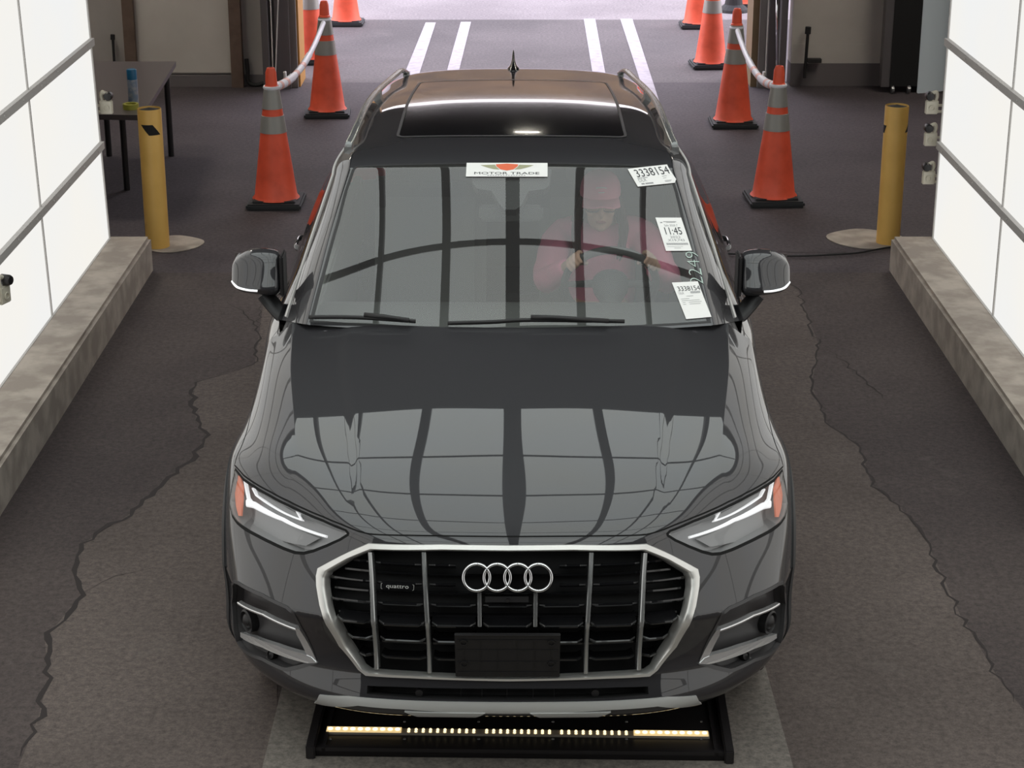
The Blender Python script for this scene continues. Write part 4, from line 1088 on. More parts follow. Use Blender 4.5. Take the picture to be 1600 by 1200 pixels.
# ------------------------------------------------------------------ light walls
YE = 5.80; ZB = [.19, .775, 1.38, 1.985, 2.59, 3.15, 3.58]; YS = [5.80, 4.28, 2.76, 1.24, -.28, -1.80, -3.32]
def light_wall(side):
    xp = -2.40 if side < 0 else 2.51
    t = thing('light_wall', 'glowing white panel wall with grey rails on the %s curb' % ('left' if side < 0 else 'right'), 'light wall', (xp, YE, .21))
    def w2(bm): bmesh.ops.translate(bm, verts=bm.verts[:], vec=(-xp, -YE, -.21)); return bm
    s_ = side
    for i in range(len(YS)-1):
        for k in range(len(ZB)-1):
            bm = B(); x0, x1 = sorted((xp+s_*.004, xp+s_*.03)); fs = box(bm, x0, x1, YS[i+1]+.006, YS[i]-.006, ZB[k]+.004, ZB[k+1]-.004, mi=1); fs[0 if s_ > 0 else 1].material_index = 0
            finish('light_panel', w2(bm), [M['panelwhite'], M['dark']], t)
    for k, z in enumerate(ZB):
        bm = B(); x0, x1 = sorted((xp-s_*.022, xp+s_*.05)); h = .021 if k else .012
        box(bm, x0 if k else min(xp-s_*.008, xp+s_*.05), x1 if k else max(xp-s_*.008, xp+s_*.05), YS[-1], YS[0], z-h+(.02 if k == 0 else 0), z+h+(.01 if k == 0 else 0))
        if k:
            for y in np.arange(YS[-1]+.2, YS[0], .38): lathe(bm, [(.006, 0), (.005, -s_*.003 if True else 0)], 10, (xp-s_*.022, y, z), 'x')
        finish('frame_rail', w2(bm), M['alu'], t)
    for y in YS:
        bm = B(); x0, x1 = sorted((xp-s_*.004, xp+s_*.05)); box(bm, x0, x1, y-.007, y+.007, ZB[0], ZB[-1]); finish('frame_post', w2(bm), M['alu'], t)
    bm = B(); x0, x1 = sorted((xp+s_*.05, xp+s_*.07)); box(bm, x0, x1, YS[-1], YS[0], ZB[0], ZB[-1]); finish('back_board', w2(bm), M['dark'], t); t.rotation_euler.y = -.022 if side < 0 else 0
light_wall(-1); light_wall(1)
# ceiling light
CZ, CY0, CY1, CX = 3.62, -4.6, 3.42, 2.36
t = thing('ceiling_light', 'large glowing overhead light ceiling with dark beams above the car', 'ceiling light', (0, 0, CZ))
xs = [-2.36, -1.44, -.96, -.48, 0, .48, .96, 1.44, 2.36]; ys = [CY1, 2.42, 1.25, .10, -1.05, -2.2, -3.4, CY0]
for i in range(len(xs)-1):
    for k in range(len(ys)-1):
        bm = B(); fs = box(bm, xs[i]+.01, xs[i+1]-.01, ys[k+1]+.006, ys[k]-.006, 0, .02, mi=1); fs[4].material_index = 0; finish('light_panel', bm, [M['ceilwhite'], M['dark']], t)
for x in xs:
    w_ = .050 if x == 0 else .028 if abs(x) < .5 else .018
    bm = B(); box(bm, x-w_, x+w_, CY0, CY1+.12, -.06, .03); finish('ceiling_beam', bm, M['dark'], t)
for k, y in enumerate(ys):
    w_ = .022
    bm = B(); box(bm, -CX, CX, y-w_, y+w_, -.02, .03); finish('ceiling_rail', bm, M['dark'], t)
bm = B(); box(bm, -CX, CX, CY0, CY1, .03, .06)
finish('ceiling_board', bm, M['dark'], t)
bm = B()
for x in (-1.9, 1.9):
    for y in (-4.4, -.8, 2.9): tube(bm, [(x, y, .05), (x, y, 5.2-CZ)], .015, 8)
finish('hanger_rod', bm, M['steel'], t)
# the mirrored lamp, plus wide fill lamps added unseen to brighten the rear bay
def bay_light(loc, label, wx, wy):
    t = thing('bay_and_fill_lamp', label, 'ceiling lamp', loc)
    bm = B(); box(bm, -wx-.03, wx+.03, -wy-.03, wy+.03, 0, .05, bev=.01); box(bm, -.02, .02, -.02, .02, .05, 5.2-loc[2]); finish('housing', bm, M['white'], t)
    bm = B(); box(bm, -wx, wx, -wy, wy, -.012, -.001); finish('diffuser', bm, M['tube'], t); return t
bay_light((.17, 10.2, 4.5), 'small lit lamp that the car roof mirrors as a bright dash', .13, .10)
t0 = bay_light((-4.3, 7.6, 4.6), 'added wide flat fill lamp over the rear of the bay, unseen above the frame', .6, .4); t0['group'] = 'added fill lamps over the rear of the bay'
for i, (x, y) in enumerate(((4.3, 7.6), (-4.3, 10.0), (4.3, 10.0))): dup(t0, (x, y, 4.6), 0)
# ------------------------------------------------------------------ yellow bollards
def bollard(px, py, ptop, label, marks, lean=0):
    c = atz(px, py, 0); t = thing('bollard', label, 'bollard', c, 0, 'yellow bollards'); r = .073
    bm = B(); lathe(bm, [(r, 0), (r, .875), (r*.97, .88), (r*.95, .86), (.0001, .86)], 36, cap=False); finish('post', bm, M['yellow'], t, True, 40)
    bm = B(); lathe(bm, [(r*.95, .868), (.0001, .885)], 36, cap=False); finish('cap', bm, M['matte'], t)
    bm = B()
    for t0_, b0_, w_, z0, z1 in marks:      # black slanted lozenge, wrapped round the post
        n = 14; A = []; Bq = []
        for k in range(n+1):
            qa, qb = math.radians(b0_+w_*k/n), math.radians(t0_+w_*k/n)
            A.append((r*1.008*math.sin(qa), -r*1.008*math.cos(qa), z0)); Bq.append((r*1.008*math.sin(qb), -r*1.008*math.cos(qb), z1))
        M4 = 4; prev = A
        for j in range(1, M4+1):
            f_ = j/M4; cur = []
            for k in range(n+1):
                q = math.radians((b0_*(1-f_)+t0_*f_)+w_*k/n); cur.append((r*1.008*math.sin(q), -r*1.008*math.cos(q), z0+(z1-z0)*f_))
            strip(bm, prev, cur, closed=False); prev = cur
    finish('stripe', bm, M['matte'], t); t.rotation_euler = (0, lean, 0)
bollard(247, 386, 0, 'yellow steel bollard at the end of the left curb, black slanted mark in front', [(-38, 2, 60, .725, .790)])
bollard(1387, 380, 0, 'yellow steel bollard at the end of the right curb, mark at its edge', [(85, 40, 60, .72, .79), (-120, -135, 60, .71, .76)])
# ------------------------------------------------------------------ traffic cones
def cone_proto():
    t = thing('traffic_cone', '', 'traffic cone', (0, 0, 0), 0, 'traffic cones')
    H = .93
    def rad(z): return .148 + (.030-.148)*(z-.04)/(H-.04)
    bm = B(); box(bm, -.185, .185, -.185, .185, 0, .042, bev=.012); box(bm, -.15, .15, -.15, .15, .04, .055, bev=.008); finish('base', bm, M['conebase'], t)
    bm = B(); lathe(bm, [(.160, .050), (rad(.07), .07)]+[(rad(z), z) for z in (.2, .4, .6, .8)]+[(rad(.81), .81), (.040, .815), (.036, .90), (.030, H-.012), (.026, H), (.018, H), (.018, H-.03)], 40, cap=False)
    finish('cone_body', bm, M['orange'], t, True, 40)
    for z0, z1 in ((.50, .615), (.66, .80)):
        bm = B(); lathe(bm, [(rad(z0)+.001, z0), (rad(z0)+.004, z0+.001), (rad(z1)+.004, z1-.001), (rad(z1)+.001, z1)], 40, cap=False); finish('reflective_collar', bm, M['collar'], t, True, 40)
    return t
cones = [(432, 321, 0, 'orange traffic cone at the front of the left row, nearest the left bollard'),
 (512, 181, .05, 'orange traffic cone at the far end of the striped bar on the left'),
 (487, 99, 0, 'sunlit orange traffic cone just outside the left door post'),
 (541, 40, 0, 'furthest orange cone of the left row, only its lower half in frame'),
 (1208, 317, .04, 'weathered orange traffic cone at the front of the right row, nearest the right bollard'),
 (1145, 197, 0, 'orange traffic cone at the far end of the striped bar on the right'),
 (1110, 106, .06, 'bright orange cone outside, between the bar cone and the furthest right one'),
 (1090, 44, 0, 'furthest orange cone of the right row beside the white road lines'),
 (1162, 12, 0, 'orange cone whose base just shows at the top edge right of the road')]
proto = None; CP = []
for i, (px, py, rz, lb) in enumerate(cones):
    c = atz(px, py-2, 0)
    if i == 0: proto = cone_proto(); proto.location = c; proto['label'] = lb
    else: dup(proto, c, rz, lb)
    CP.append(c)
M['band'] = mat('bar_orange_band', (.80, .42, .36), .5)
M['barwhite'] = mat('bar_white', (.80, .80, .88), .4)
def cone_bar(a, b_, label):
    A = a+Vector((0, 0, .80)); Z = b_+Vector((0, 0, .78)); d = (Z-A); L_ = d.length; d.normalize()
    t = thing('cone_bar', label, 'barrier bar', A, 0, 'striped bars between cones')
    sag = lambda s_: d*L_*s_+Vector((0, 0, -.13*4*s_*(1-s_)))
    segs = [(0.03, .34, .030, 'w'), (.34, .66, .025, 'w'), (.66, .97, .020, 'w')]
    for s0, s1, r, _ in segs:
        bm = B(); tube(bm, [sag(s0+(s1-s0)*k/8) for k in range(9)], r, 12); finish('bar_section', bm, M['barwhite'], t, True, 50)
    for s0 in (.10, .20, .38, .50):
        bm = B(); tube(bm, [sag(s0), sag(s0+.035)], .0308 if s0 < .31 else .0258, 12); finish('orange_band', bm, M['band'], t, True, 50)
    for c in (Vector((0, 0, 0)), Z-A):
        bm = B(); lathe(bm, [(.052, -.012), (.058, 0), (.052, .012), (.046, 0), (.052, -.012)], 24, tuple(c), 'z', cap=False); finish('end_ring', bm, M['barwhite'], t, True)
cone_bar(CP[0], CP[1], 'white striped retractable bar sagging between the two left indoor cones')
cone_bar(CP[4], CP[5], 'white striped retractable bar sagging between the two right indoor cones')
# small dark object by the far right cone
bm = B(); c = atz(1146, 18, 0); lathe(bm, [(.17, 0), (.16, .03), (.10, .08), (.06, .3), (.05, .5)], 20, tuple(c)); tag(finish('rubber_weight', bm, M['rubber']), 'small black rubber stand on the road beside the top right cones', 'stand')

# ------------------------------------------------------------------ table with its things
t = thing('folding_table', 'long dark folding table with black legs standing by the left wall', 'table', (-2.85, 8.0, 0))
def TL(x, y, z): return (x+2.85, y-8.0, z)
bm = B(); zt = .69
pts = [(-3.35, 7.12), (-2.40, 7.05), (-2.50, 8.98), (-3.24, 8.98)]
vt = [bm.verts.new(TL(x, y, zt)) for x, y in pts]; vb = [bm.verts.new(TL(x, y, zt-.035)) for x, y in pts]; bm.faces.new(vt); bm.faces.new(vb)
for i in range(4): bm.faces.new((vt[i], vt[(i+1) % 4], vb[(i+1) % 4], vb[i]))
finish('table_top', bm, M['tabletop'], t)
for x, y in ((-2.69, 7.82), (-2.555, 8.86), (-3.02, 8.86), (-3.18, 7.82)):
    bm = B(); tube(bm, [TL(x, y, zt-.03), TL(x, y, 0)], .022, 10); finish('leg', bm, M['dark'], t)
c = aty(0, 0, 0); 
def on_table(px, py): return atz(px, py, zt)
c = on_table(209, 163); t = thing('spray_can', 'pale blue spray can with a blue cap on the dark table', 'spray can', c)
bm = B(); lathe(bm, [(.032, 0), (.034, .004), (.034, .165), (.028, .178)], 24); finish('can_body', bm, M['canbody'], t, True, 40)
bm = B(); lathe(bm, [(.033, .168), (.033, .228), (.030, .235), (.0001, .236)], 24, cap=False); finish('can_cap', bm, M['blue'], t, True, 40)
c = on_table(200, 170); bm = B(); lathe(bm, [(.052, 0), (.052, .035), (.038, .035), (.038, 0), (.052, 0)], 32, (c.x+.02, c.y, c.z), cap=False); tag(finish('tape_roll', bm, M['tape'], None, True, 40), 'yellow-green tape roll on the table in front of the spray can', 'tape roll')
# rods and pipes on the rear wall
def rod(name, pts, r, m, label, cat):
    bm = B(); tube(bm, pts, r, 8); return bm
bm = B(); tube(bm, [aty(1263, 42, YW-.08), aty(1257, 122, YW-.08)], .014, 8); tube(bm, [aty(1263, 42, YW-.08), aty(1262, 53, YW-.08)], .026, 8); box(bm, aty(1260, 95, YW).x, aty(1281, 95, YW).x, YW-.10, YW-.03, aty(1270, 98, YW-.08).z, aty(1270, 92, YW-.08).z); tag(finish('crank_rod', bm, M['rubber']), 'black rod with a side handle leaning on the pale right rear wall', 'rod')
bm = B(); tube(bm, [aty(176, 55, YW-.06), aty(179, 104, YW-.06)], .012, 8); tube(bm, [aty(176, 54, YW-.06), aty(176, 62, YW-.06)], .02, 8); tag(finish('wall_rod', bm, M['rubber']), 'short black rod on the left rear wall above the table', 'rod')
bm = B(); tube(bm, smooth_curve([aty(385, 92, YW-.05), aty(387, 110, YW-.05), aty(388, 128, YW-.05), aty(400, 133, YW-.05), aty(417, 128, YW-.05)], 4), .018, 8); tag(finish('wall_pipe', bm, M['rubber']), 'dark bent pipe low on the wall beside the left door post', 'pipe')
bm = B(); tube(bm, [aty(421, -40, 11.3), aty(427, 128, 11.3)], .006, 6); tube(bm, [aty(436, -40, 11.3), aty(430, 128, 11.3)], .006, 6); tag(finish('pull_rope', bm, M['alu']), 'pale doubled pull rope hanging beside the left door post', 'rope')
bm = B(); tube(bm, [aty(1214.5, -60, 11.25), aty(1214.5, 128, 11.25)], .013, 10); tag(finish('chrome_pole', bm, M['chrome'], None, True), 'thin bright vertical pole beside the right door post', 'pole')
bm = B(); tube(bm, [aty(1204, -60, 11.4), aty(1196, 118, 11.4)], .006, 6); tag(finish('pull_rope', bm, M['alu']), 'pale thin rope hanging beside the right door post', 'rope')
for (px, py), lb in (((437, 130), 'grey curved track end at the foot of the left door post'), ((1202, 118), 'grey curved track end at the foot of the right door post')):
    s_ = 1 if px < 800 else -1; bm = B(); a = aty(px+s_*8, 112, 11.35); b_ = aty(px-s_*4, 134, 11.35); tube(bm, smooth_curve([a, a.lerp(b_, .5)+Vector((s_*.03, 0, -.01)), b_], 5), .028, 8, flat=(1, .5)); tag(finish('door_track', bm, M['alu'], None, True), lb, 'door track')
# tall black panel on castors
t = thing('rolling_panel', 'tall black panel on castors standing against the right rear wall', 'panel', (aty(1410, 130, 11.3).x, 11.3, 0))
x0, x1 = aty(1390, 120, 11.3).x, aty(1452, 120, 11.3).x; xm = t.location.x
bm = B(); box(bm, x0-xm, x1-xm+.3, -.03, .03, .06, 3.2); finish('panel_board', bm, M['matte'], t)
bm = B(); box(bm, aty(1377, 118, 11.3).x-xm, x0-xm, -.02, .10, .05, 3.2); finish('panel_frame', bm, M['darksteel'], t)
bm = B()
for x in (x0-xm+.02, x0-xm+.16): lathe(bm, [(.035, -.012), (.035, .012)], 16, (x, -.06, .035), 'x'); 
finish('castor', bm, M['steel'], t)
# pale reflector slab hanging behind the right light wall
a, b_ = aty(1434, 146, 6.25), aty(1482, 128, 6.25)
bm = B(); n = 14; prof = [(a.x+(b_.x-a.x)*k/n, 6.25-.10*math.sin(PI*.5*k/n)) for k in range(n+1)]
lo = [(x, y, a.z+.045*(k/n)) for k, (x, y) in enumerate(prof)]; hi = [(x, y, 3.0) for x, y in prof]; lo2 = [(x, y+.03, z) for x, y, z in lo]; hi2 = [(x, y+.03, z) for x, y, z in hi]
loft(bm, [lo, hi, hi2, lo2, lo], closed=False)
M['slab'] = mat('pale_slab', (.62, .66, .68), .6)
tag(finish('reflector_slab', bm, M['slab'], None, True, 40), 'pale curved reflector slab hanging just behind the right light wall', 'reflector')
bm = B(); box(bm, a.x+.05, b_.x+.05, 6.2, 6.23, 3.0, 5.2); struct(finish('trim_10', bm, M['darksteel']))
# clamps on the ends of the light walls
def clamp_proto(side):
    t = thing('wall_clamp', '', 'clamp', (0, 0, 0), 0, 'clamps on the light walls')
    bm = B(); box(bm, -.030, .030, -.012, .012, -.045, .020, bev=.004); lathe(bm, [(.014, -.014), (.014, -.018), (.010, -.018), (.010, -.014)], 16, (0, 0, -.015), 'y', cap=False)
    for z in (-.035, -.005): box(bm, min(side*.03, side*.075), max(side*.03, side*.075), -.006, .006, z-.005, z+.005)
    finish('clamp_plate', bm, M['cream'], t)
    bm = B(); lathe(bm, [(.0001, -.03), (.016, -.028), (.020, -.02), (.020, .012), (.014, .02)], 20, (-side*.014, 0, .040), 'y'); finish('clamp_knob', bm, M['dark'], t, True, 40)
    bm = B(); tube(bm, smooth_curve([(-side*.004, 0, .05), (side*.016, 0, .058), (side*.022, 0, .04), (side*.016, 0, .015)], 4), .009, 8); finish('clamp_lever', bm, M['cream'], t, True)
    return t
pr = clamp_proto(1); c = aty(1456, 163, 5.86); pr.location = c; pr.scale = (1.25,)*3; pr['label'] = 'uppermost of three cream clamps on the end of the right light wall'
for px, py, lb in ((1454, 213, 'middle of three cream clamps on the end of the right light wall'), (1451, 273, 'lowest of three cream clamps on the end of the right light wall')):
    dup(pr, aty(px, py, 5.86), 0, lb)
pl = clamp_proto(-1); pl.location = aty(166, 163, 5.86); pl.scale = (1.25,)*3; pl['label'] = 'cream clamp on the end of the left light wall above the bollard'
dup(pl, atx(5, 455, -2.31), 1.2, 'small cream clamp on the left light wall at the photo edge')
# cable
bm = B(); tube(bm, smooth_curve([atz(a, b_, .012) for a, b_ in ((1120, 396), (1160, 397), (1240, 400), (1330, 396), (1362, 391), (1392, 386), (1420, 384))], 8), .006, 8)
tag(finish('cable', bm, M['rubber'], None, True), 'black cable on the asphalt running to the right curb end', 'cable')

# ------------------------------------------------------------------ light tray under the nose
fl, frr = atz(478, 1178, .02), atz(1147, 1186, .02)
cx = (fl.x+frr.x)/2; t = thing('light_tray', 'low black steel tray with a row of warm lights under the bumper', 'light tray', (cx, fl.y, 0), math.atan2(frr.y-fl.y, frr.x-fl.x))
W_ = (frr.x-fl.x)/2
bm = B(); box(bm, -W_+.03, W_-.03, .0, .42, 0, .022); box(bm, -W_+.03, W_-.03, 0, .015, 0, .035)
finish('tray_plate', bm, M['tray'], t)
for s_ in (-1, 1):
    bm = B(); box(bm, s_*(W_-.015)-.015, s_*(W_-.015)+.015, -.02, .42, 0, .05, bev=.004); box(bm, s_*(W_-.055)-.006, s_*(W_-.055)+.006, 0, .42, .02, .032); finish('tray_rail', bm, M['tray'], t)
tm = t.matrix_basis.copy(); inv_t = tm.inverted()
TZ = .034
def lt(px, py, z=TZ): return inv_t @ atz(px, py, z)
A, Z = lt(510, 1141), lt(1106, 1143)
secs = [(510, 627, 1), (633, 746, 0), (755, 864, 0), (872, 984, 0), (990, 1106, 1)]
ymid = (A.y+Z.y)/2
bm = B(); box(bm, A.x-.004, Z.x+.004, ymid-.016, ymid+.016, .022, .030); finish('led_board', bm, M['ledstrip'], t)
for a, b_, hot in secs:
    xa, xb = lt(a, 1141).x, lt(b_, 1141).x; n = 10
    bm = B()
    if hot:
        box(bm, xa, xb, ymid-.015, ymid+.015, .030, .034)
        o = finish('led_section', bm, M['ledglow'], t); o['label'] = 'lit end section glowing evenly'; bm = B()
    for k in range(n):
        x = xa+(xb-xa)*(k+.5)/n
        for y in ((-.0065, .0065) if not hot else (0,)):
            lathe(bm, [(.0052 if not hot else .0085, .030), (.004 if not hot else .0085, .0345 if not hot else .0365), (.0001, .036)], 12, (x, ymid+y, 0), cap=False)
    finish('led_lamp', bm, M['ledhot'] if hot else M['led'], t)
bm = B()
for x in (516, 632, 748, 864, 979, 1096):
    for y in (1127, 1154):
        p = lt(x, y, .024); lathe(bm, [(.005, 0), (.004, .003), (.0001, .0035)], 10, (p.x, p.y, .022), cap=False)
finish('screw', bm, M['steel'], t)

# ------------------------------------------------------------------ papers on the windscreen
def bil(c, u, v):      # u to the right, v down
    return (c[0]*(1-u)+c[1]*u)*(1-v)+(c[3]*(1-u)+c[2]*u)*v
def quad_ut(px): return G_.inv(px)
def to_world(me, own):
    pass
def sheet(name, px, label, outline=None):
    q = quad_ut(px); bm = B()
    if outline: q2 = quad_ut(outline)
    else: q2 = q
    plate_on(bm, G_, q2, .0035, .0012, ut=True, step=.02)
    o = finish(name, bm, M['paper']); o.matrix_world = CAR_M; tag(o, label, 'windscreen paper'); return o, q
def printed(name, s, q, r, m, parent, sx=None, d=.0042, rot=False, offs=0.0):
    o = text_mesh(name, s, 1.0, m, parent, None, 0.0, offs=offs)
    vs = o.data.vertices; X = np.array([v.co[:] for v in vs]); lo, hi = X.min(0), X.max(0)
    a = (X[:, 0]-lo[0])/(hi[0]-lo[0]); b_ = 1-(X[:, 1]-lo[1])/(hi[1]-lo[1])
    if rot: a, b_ = b_, 1-a
    u = r[0]+(r[2]-r[0])*a; v = r[1]+(r[3]-r[1])*b_
    UT = np.array([bil(q, uu, vv) for uu, vv in zip(u, v)]); P_ = G_.pos(UT[:, 0], UT[:, 1], d)
    for vv, p in zip(vs, P_): vv.co = p
    return o
def marks(name, rects, q, m, parent, d=.0042):
    bm = B()
    for r in rects:
        n = max(1, int((r[2]-r[0])/.1)); pp = [(r[0]+(r[2]-r[0])*k/n, r[1]) for k in range(n+1)]+[(r[2]-(r[2]-r[0])*k/n, r[3]) for k in range(n+1)]
        UT = np.array([bil(q, *p) for p in pp]); P_ = G_.pos(UT[:, 0], UT[:, 1], d); bm.faces.new([bm.verts.new(p) for p in P_])
    me = bpy.data.meshes.new(name); bm.to_mesh(me); bm.free(); return link(name, me, parent, [m])
o, q = sheet('windscreen_banner', [(729.2,255.5),(855.5,255.8),(855.5,277),(728,276.7)], 'white paper banner reading MOTOR TRADE at the top centre of the windscreen')
printed('banner_text', 'MOTOR TRADE', q, (.10, .70, .90, .86), M['ink'], o)
marks('banner_print', [(.26+.032*k, .91, .26+.032*k+.02, .95) for k in range(15)], q, M['greyink'], o)
def shape(name, pts, q, m, parent, d=.0042):
    bm = B(); UT = np.array([bil(q, *p) for p in pts]); P_ = G_.pos(UT[:, 0], UT[:, 1], d); bm.faces.new([bm.verts.new(p) for p in P_]); me = bpy.data.meshes.new(name); bm.to_mesh(me); bm.free(); return link(name, me, parent, [m])
shield = [(.36, .13), (.50, .07), (.64, .13), (.63, .30), (.58, .52), (.50, .60), (.42, .52), (.37, .30)]
shape('banner_emblem', shield, q, M['redink'], o, .0043)
shape('banner_wing', [(.17, .20), (.35, .16), (.37, .36), (.41, .53), (.33, .50), (.24, .36)], q, M['greenink'], o); shape('banner_wing', [(.83, .20), (.65, .16), (.63, .36), (.59, .53), (.67, .50), (.76, .36)], q, M['greenink'], o)
o, q = sheet('windscreen_tag', [(980.5,265),(1042,258),(1058,286),(996.5,292.5)], 'white sticker printed 3338154 in the top corner of the windscreen', [(980.5,265),(1042,258),(1056.2,281),(1054.2,286.5),(996.5,292.5)])
printed('tag_number', '3338154', q, (.12, .10, .97, .52), M['ink'], o)
printed('tag_code', 'DLR', q, (.10, .62, .30, .78), M['greyink'], o)
marks('tag_print', [(.10, .56, .36, .59), (.12, .86, .20, .93), (.22, .86, .42, .93), (.72, .60, .84, .62), (.72, .70, .80, .72), (.72, .84, .90, .86), (.72, .89, .86, .91)], q, M['greyink'], o)
o, q = sheet('windscreen_tag', [(1023.9,341),(1064,341),(1081,392.6),(1040.4,393)], 'white sticker printed 11:45 beside the windscreen pillar, the middle one of three')
printed('tag_line', 'Sale 2020 7', q, (.24, .21, .75, .27), M['greyink'], o)
printed('tag_time', '11:45', q, (.20, .30, .84, .52), M['ink'], o)
printed('tag_year', '2022', q, (.32, .56, .72, .63), M['greyink'], o)
printed('tag_mileage', 'X19,743', q, (.20, .655, .84, .735), M['greyink'], o)
marks('tag_print', [(.25, .12, .75, .135), (.35, .15, .7, .16), (.12, .14, .20, .17)]+[(.10+.04*k, .77, .10+.04*k+.025, .83) for k in range(21)]+[(.10, .875, .7, .882), (.35, .92, .6, .93)], q, M['greyink'], o)
o, q = sheet('windscreen_tag', [(1049.5,442.5),(1090,440.5),(1111.5,496),(1072,499.5)], 'tall white sticker printed 3338154 in the bottom corner of the windscreen')
printed('tag_number', '3338154', q, (.12, .12, .98, .25), M['ink'], o)
printed('tag_code', 'DLR', q, (.10, .28, .30, .34), M['greyink'], o)
marks('tag_print', [(.56+.032*k, .27, .56+.032*k+.02, .33) for k in range(12)]+[(.35, .39, .62, .40), (.10, .46, .42, .47), (.10, .51, .80, .52), (.10, .56, .22, .57), (.35, .56, .85, .57), (.10, .61, .22, .62), (.35, .61, .78, .62)], q, M['greyink'], o)
q = quad_ut([(1070,394),(1089,394),(1099,444),(1079,444)])
wr = printed('marker_writing', '2249', q, (0, 0, 1, 1), M['chalk'], None, rot=True, d=.0025, offs=-.022)
X = [v.co.copy() for v in wr.data.vertices]; wr.matrix_world = CAR_M; wr.name = 'marker_writing'; wr.parent = screen; wr.matrix_parent_inverse = Matrix(); wr.matrix_basis = Matrix()
wr['label'] = 'white marker digits written sideways'

# ------------------------------------------------------------------ the driver
def bake(obj, name, m, parent=None, smooth=True):
    dg = bpy.context.evaluated_depsgraph_get(); dg.update(); me = bpy.data.meshes.new_from_object(obj.evaluated_get(dg)); bpy.data.objects.remove(obj); me.name = name
    me.materials.clear()
    if smooth:
        for p in me.polygons: p.use_smooth = True
    return link(name, me, parent, [m])
def skinned(name, chains, root=0, sub=1):
    V_, E_, R_, idx = [], [], [], {}
    for ch in chains:
        prev = None
        for p, r in ch:
            k = tuple(round(c, 4) for c in p)
            if k not in idx: idx[k] = len(V_); V_.append(p); R_.append(r)
            if prev is not None: E_.append((prev, idx[k]))
            prev = idx[k]
    me = bpy.data.meshes.new(name); me.from_pydata(V_, E_, []); me.update(); o = bpy.data.objects.new(name, me); COL.objects.link(o)
    sm = o.modifiers.new('skin', 'SKIN'); sm.use_smooth_shade = True
    for i, sv in enumerate(me.skin_vertices[0].data):
        r = R_[i]; sv.radius = (r, r) if not isinstance(r, tuple) else r; sv.use_root = (i == root)
    s_ = o.modifiers.new('sub', 'SUBSURF'); s_.levels = s_.render_levels = sub
    return o
PX, HZ = .385, 1.235      # head centre
hd = Vector((PX-.01, 2.66, HZ))
chest = (PX, 2.80, .98); pel = (PX, 2.84, .66)
shL, shR = (.205, 2.77, 1.065), (.575, 2.77, 1.065); elL, elR = (.135, 2.50, .93), (.665, 2.48, .93)
rimL, rimR = Vector((.262, 2.118, 1.125)), Vector((.542, 2.118, 1.125))
wrL, wrR = (.243, 2.235, 1.085), (.565, 2.235, 1.085)
hL, hR = (.258, 2.165, 1.118), (.547, 2.165, 1.118)
ch = [[(pel, .13), (( PX, 2.83, .82), .135), (chest, .13), ((PX, 2.78, 1.085), .075), ((PX, 2.74, 1.14), .052), (tuple(hd+Vector((0, .02, -.03))), .06)]]
for sh, el, wr_, hh in ((shL, elL, wrL, hL), (shR, elR, wrR, hR)): ch.append([((PX, 2.78, 1.085), .075), (sh, .058), (el, .042), (wr_, .027), (hh, .030)])
for s_ in (-1, 1): ch.append([(pel, .13), ((PX+s_*.11, 2.62, .67), .08), ((PX+s_*.14, 2.34, .72), .062), ((PX+s_*.12, 2.12, .42), .045)])
bd = skinned('person_tmp', ch); bm = B(); dg = bpy.context.evaluated_depsgraph_get(); dg.update(); me0 = bpy.data.meshes.new_from_object(bd.evaluated_get(dg)); bm.from_mesh(me0); bpy.data.objects.remove(bd)
ell(bm, hd+Vector((0, .012, .01)), (.074, .092, .100), 32); ell(bm, hd+Vector((0, -.022, -.055)), (.056, .062, .062), 28)     # skull, jaw
ell(bm, hd+Vector((0, -.066, -.092)), (.022, .020, .018), 16); ell(bm, hd+Vector((0, -.094, -.022)), (.012, .020, .024), 14); ell(bm, hd+Vector((0, -.086, -.002)), (.009, .016, .030), 14)
for s_ in (-1, 1):
    ell(bm, hd+Vector((s_*.076, .015, -.012)), (.012, .022, .032), 14); ell(bm, hd+Vector((s_*.035, -.060, -.030)), (.024, .022, .022), 14)
ell(bm, hd+Vector((0, -.086, -.058)), (.024, .010, .006), 14); ell(bm, hd+Vector((0, -.085, -.067)), (.020, .011, .007), 14)
# fingers curling over the rim, thumbs inside it
wc = WC
for hh, rim, s_ in ((Vector(hL), rimL, -1), (Vector(hR), rimR, 1)):
    rad_ = Vector((rim.x-wc.x, rim.y-wc.y, rim.z-wc.z)).normalized(); nrm = Vector((0, .9, .44)); tan_ = nrm.cross(rad_).normalized()
    fm = []
    for k in range(4):
        off = tan_*((k-1.5)*.0195); ln = (.92, 1.0, .98, .84)[k]
        base = rim+off*.8+nrm*.036+rad_*.004
        pts = [hh.lerp(base, .3), base, rim+off+nrm*.020+rad_*.026*ln, rim+off-nrm*.010+rad_*.027*ln, rim+off*.95-nrm*.026*ln+rad_*.006]
        rr = [.011, .0105, .0095, .0088, .0078]
        tube(bm, smooth_curve(pts, 4), list(np.interp(np.linspace(0, 1, 17), np.linspace(0, 1, 5), rr)), 12)
        ell(bm, pts[-1], (.0078,)*3, 10)
    tp = [hh-rad_*.012+nrm*.012, rim-rad_*.026+nrm*.022-tan_*s_*.0, rim-rad_*.026+nrm*.004+tan_*.018*(-s_), rim-rad_*.024-nrm*.008+tan_*.028*(-s_)]
    tube(bm, smooth_curve(tp, 4), list(np.linspace(.014, .009, 13)), 12); ell(bm, tp[-1], (.009,)*3, 10)
    ell(bm, hh.lerp(rim+nrm*.034, .35), (.036, .040, .022), 16)
me0.clear_geometry(); bm.to_mesh(me0); bm.free(); tmp = bpy.data.objects.new('t', me0); COL.objects.link(tmp)
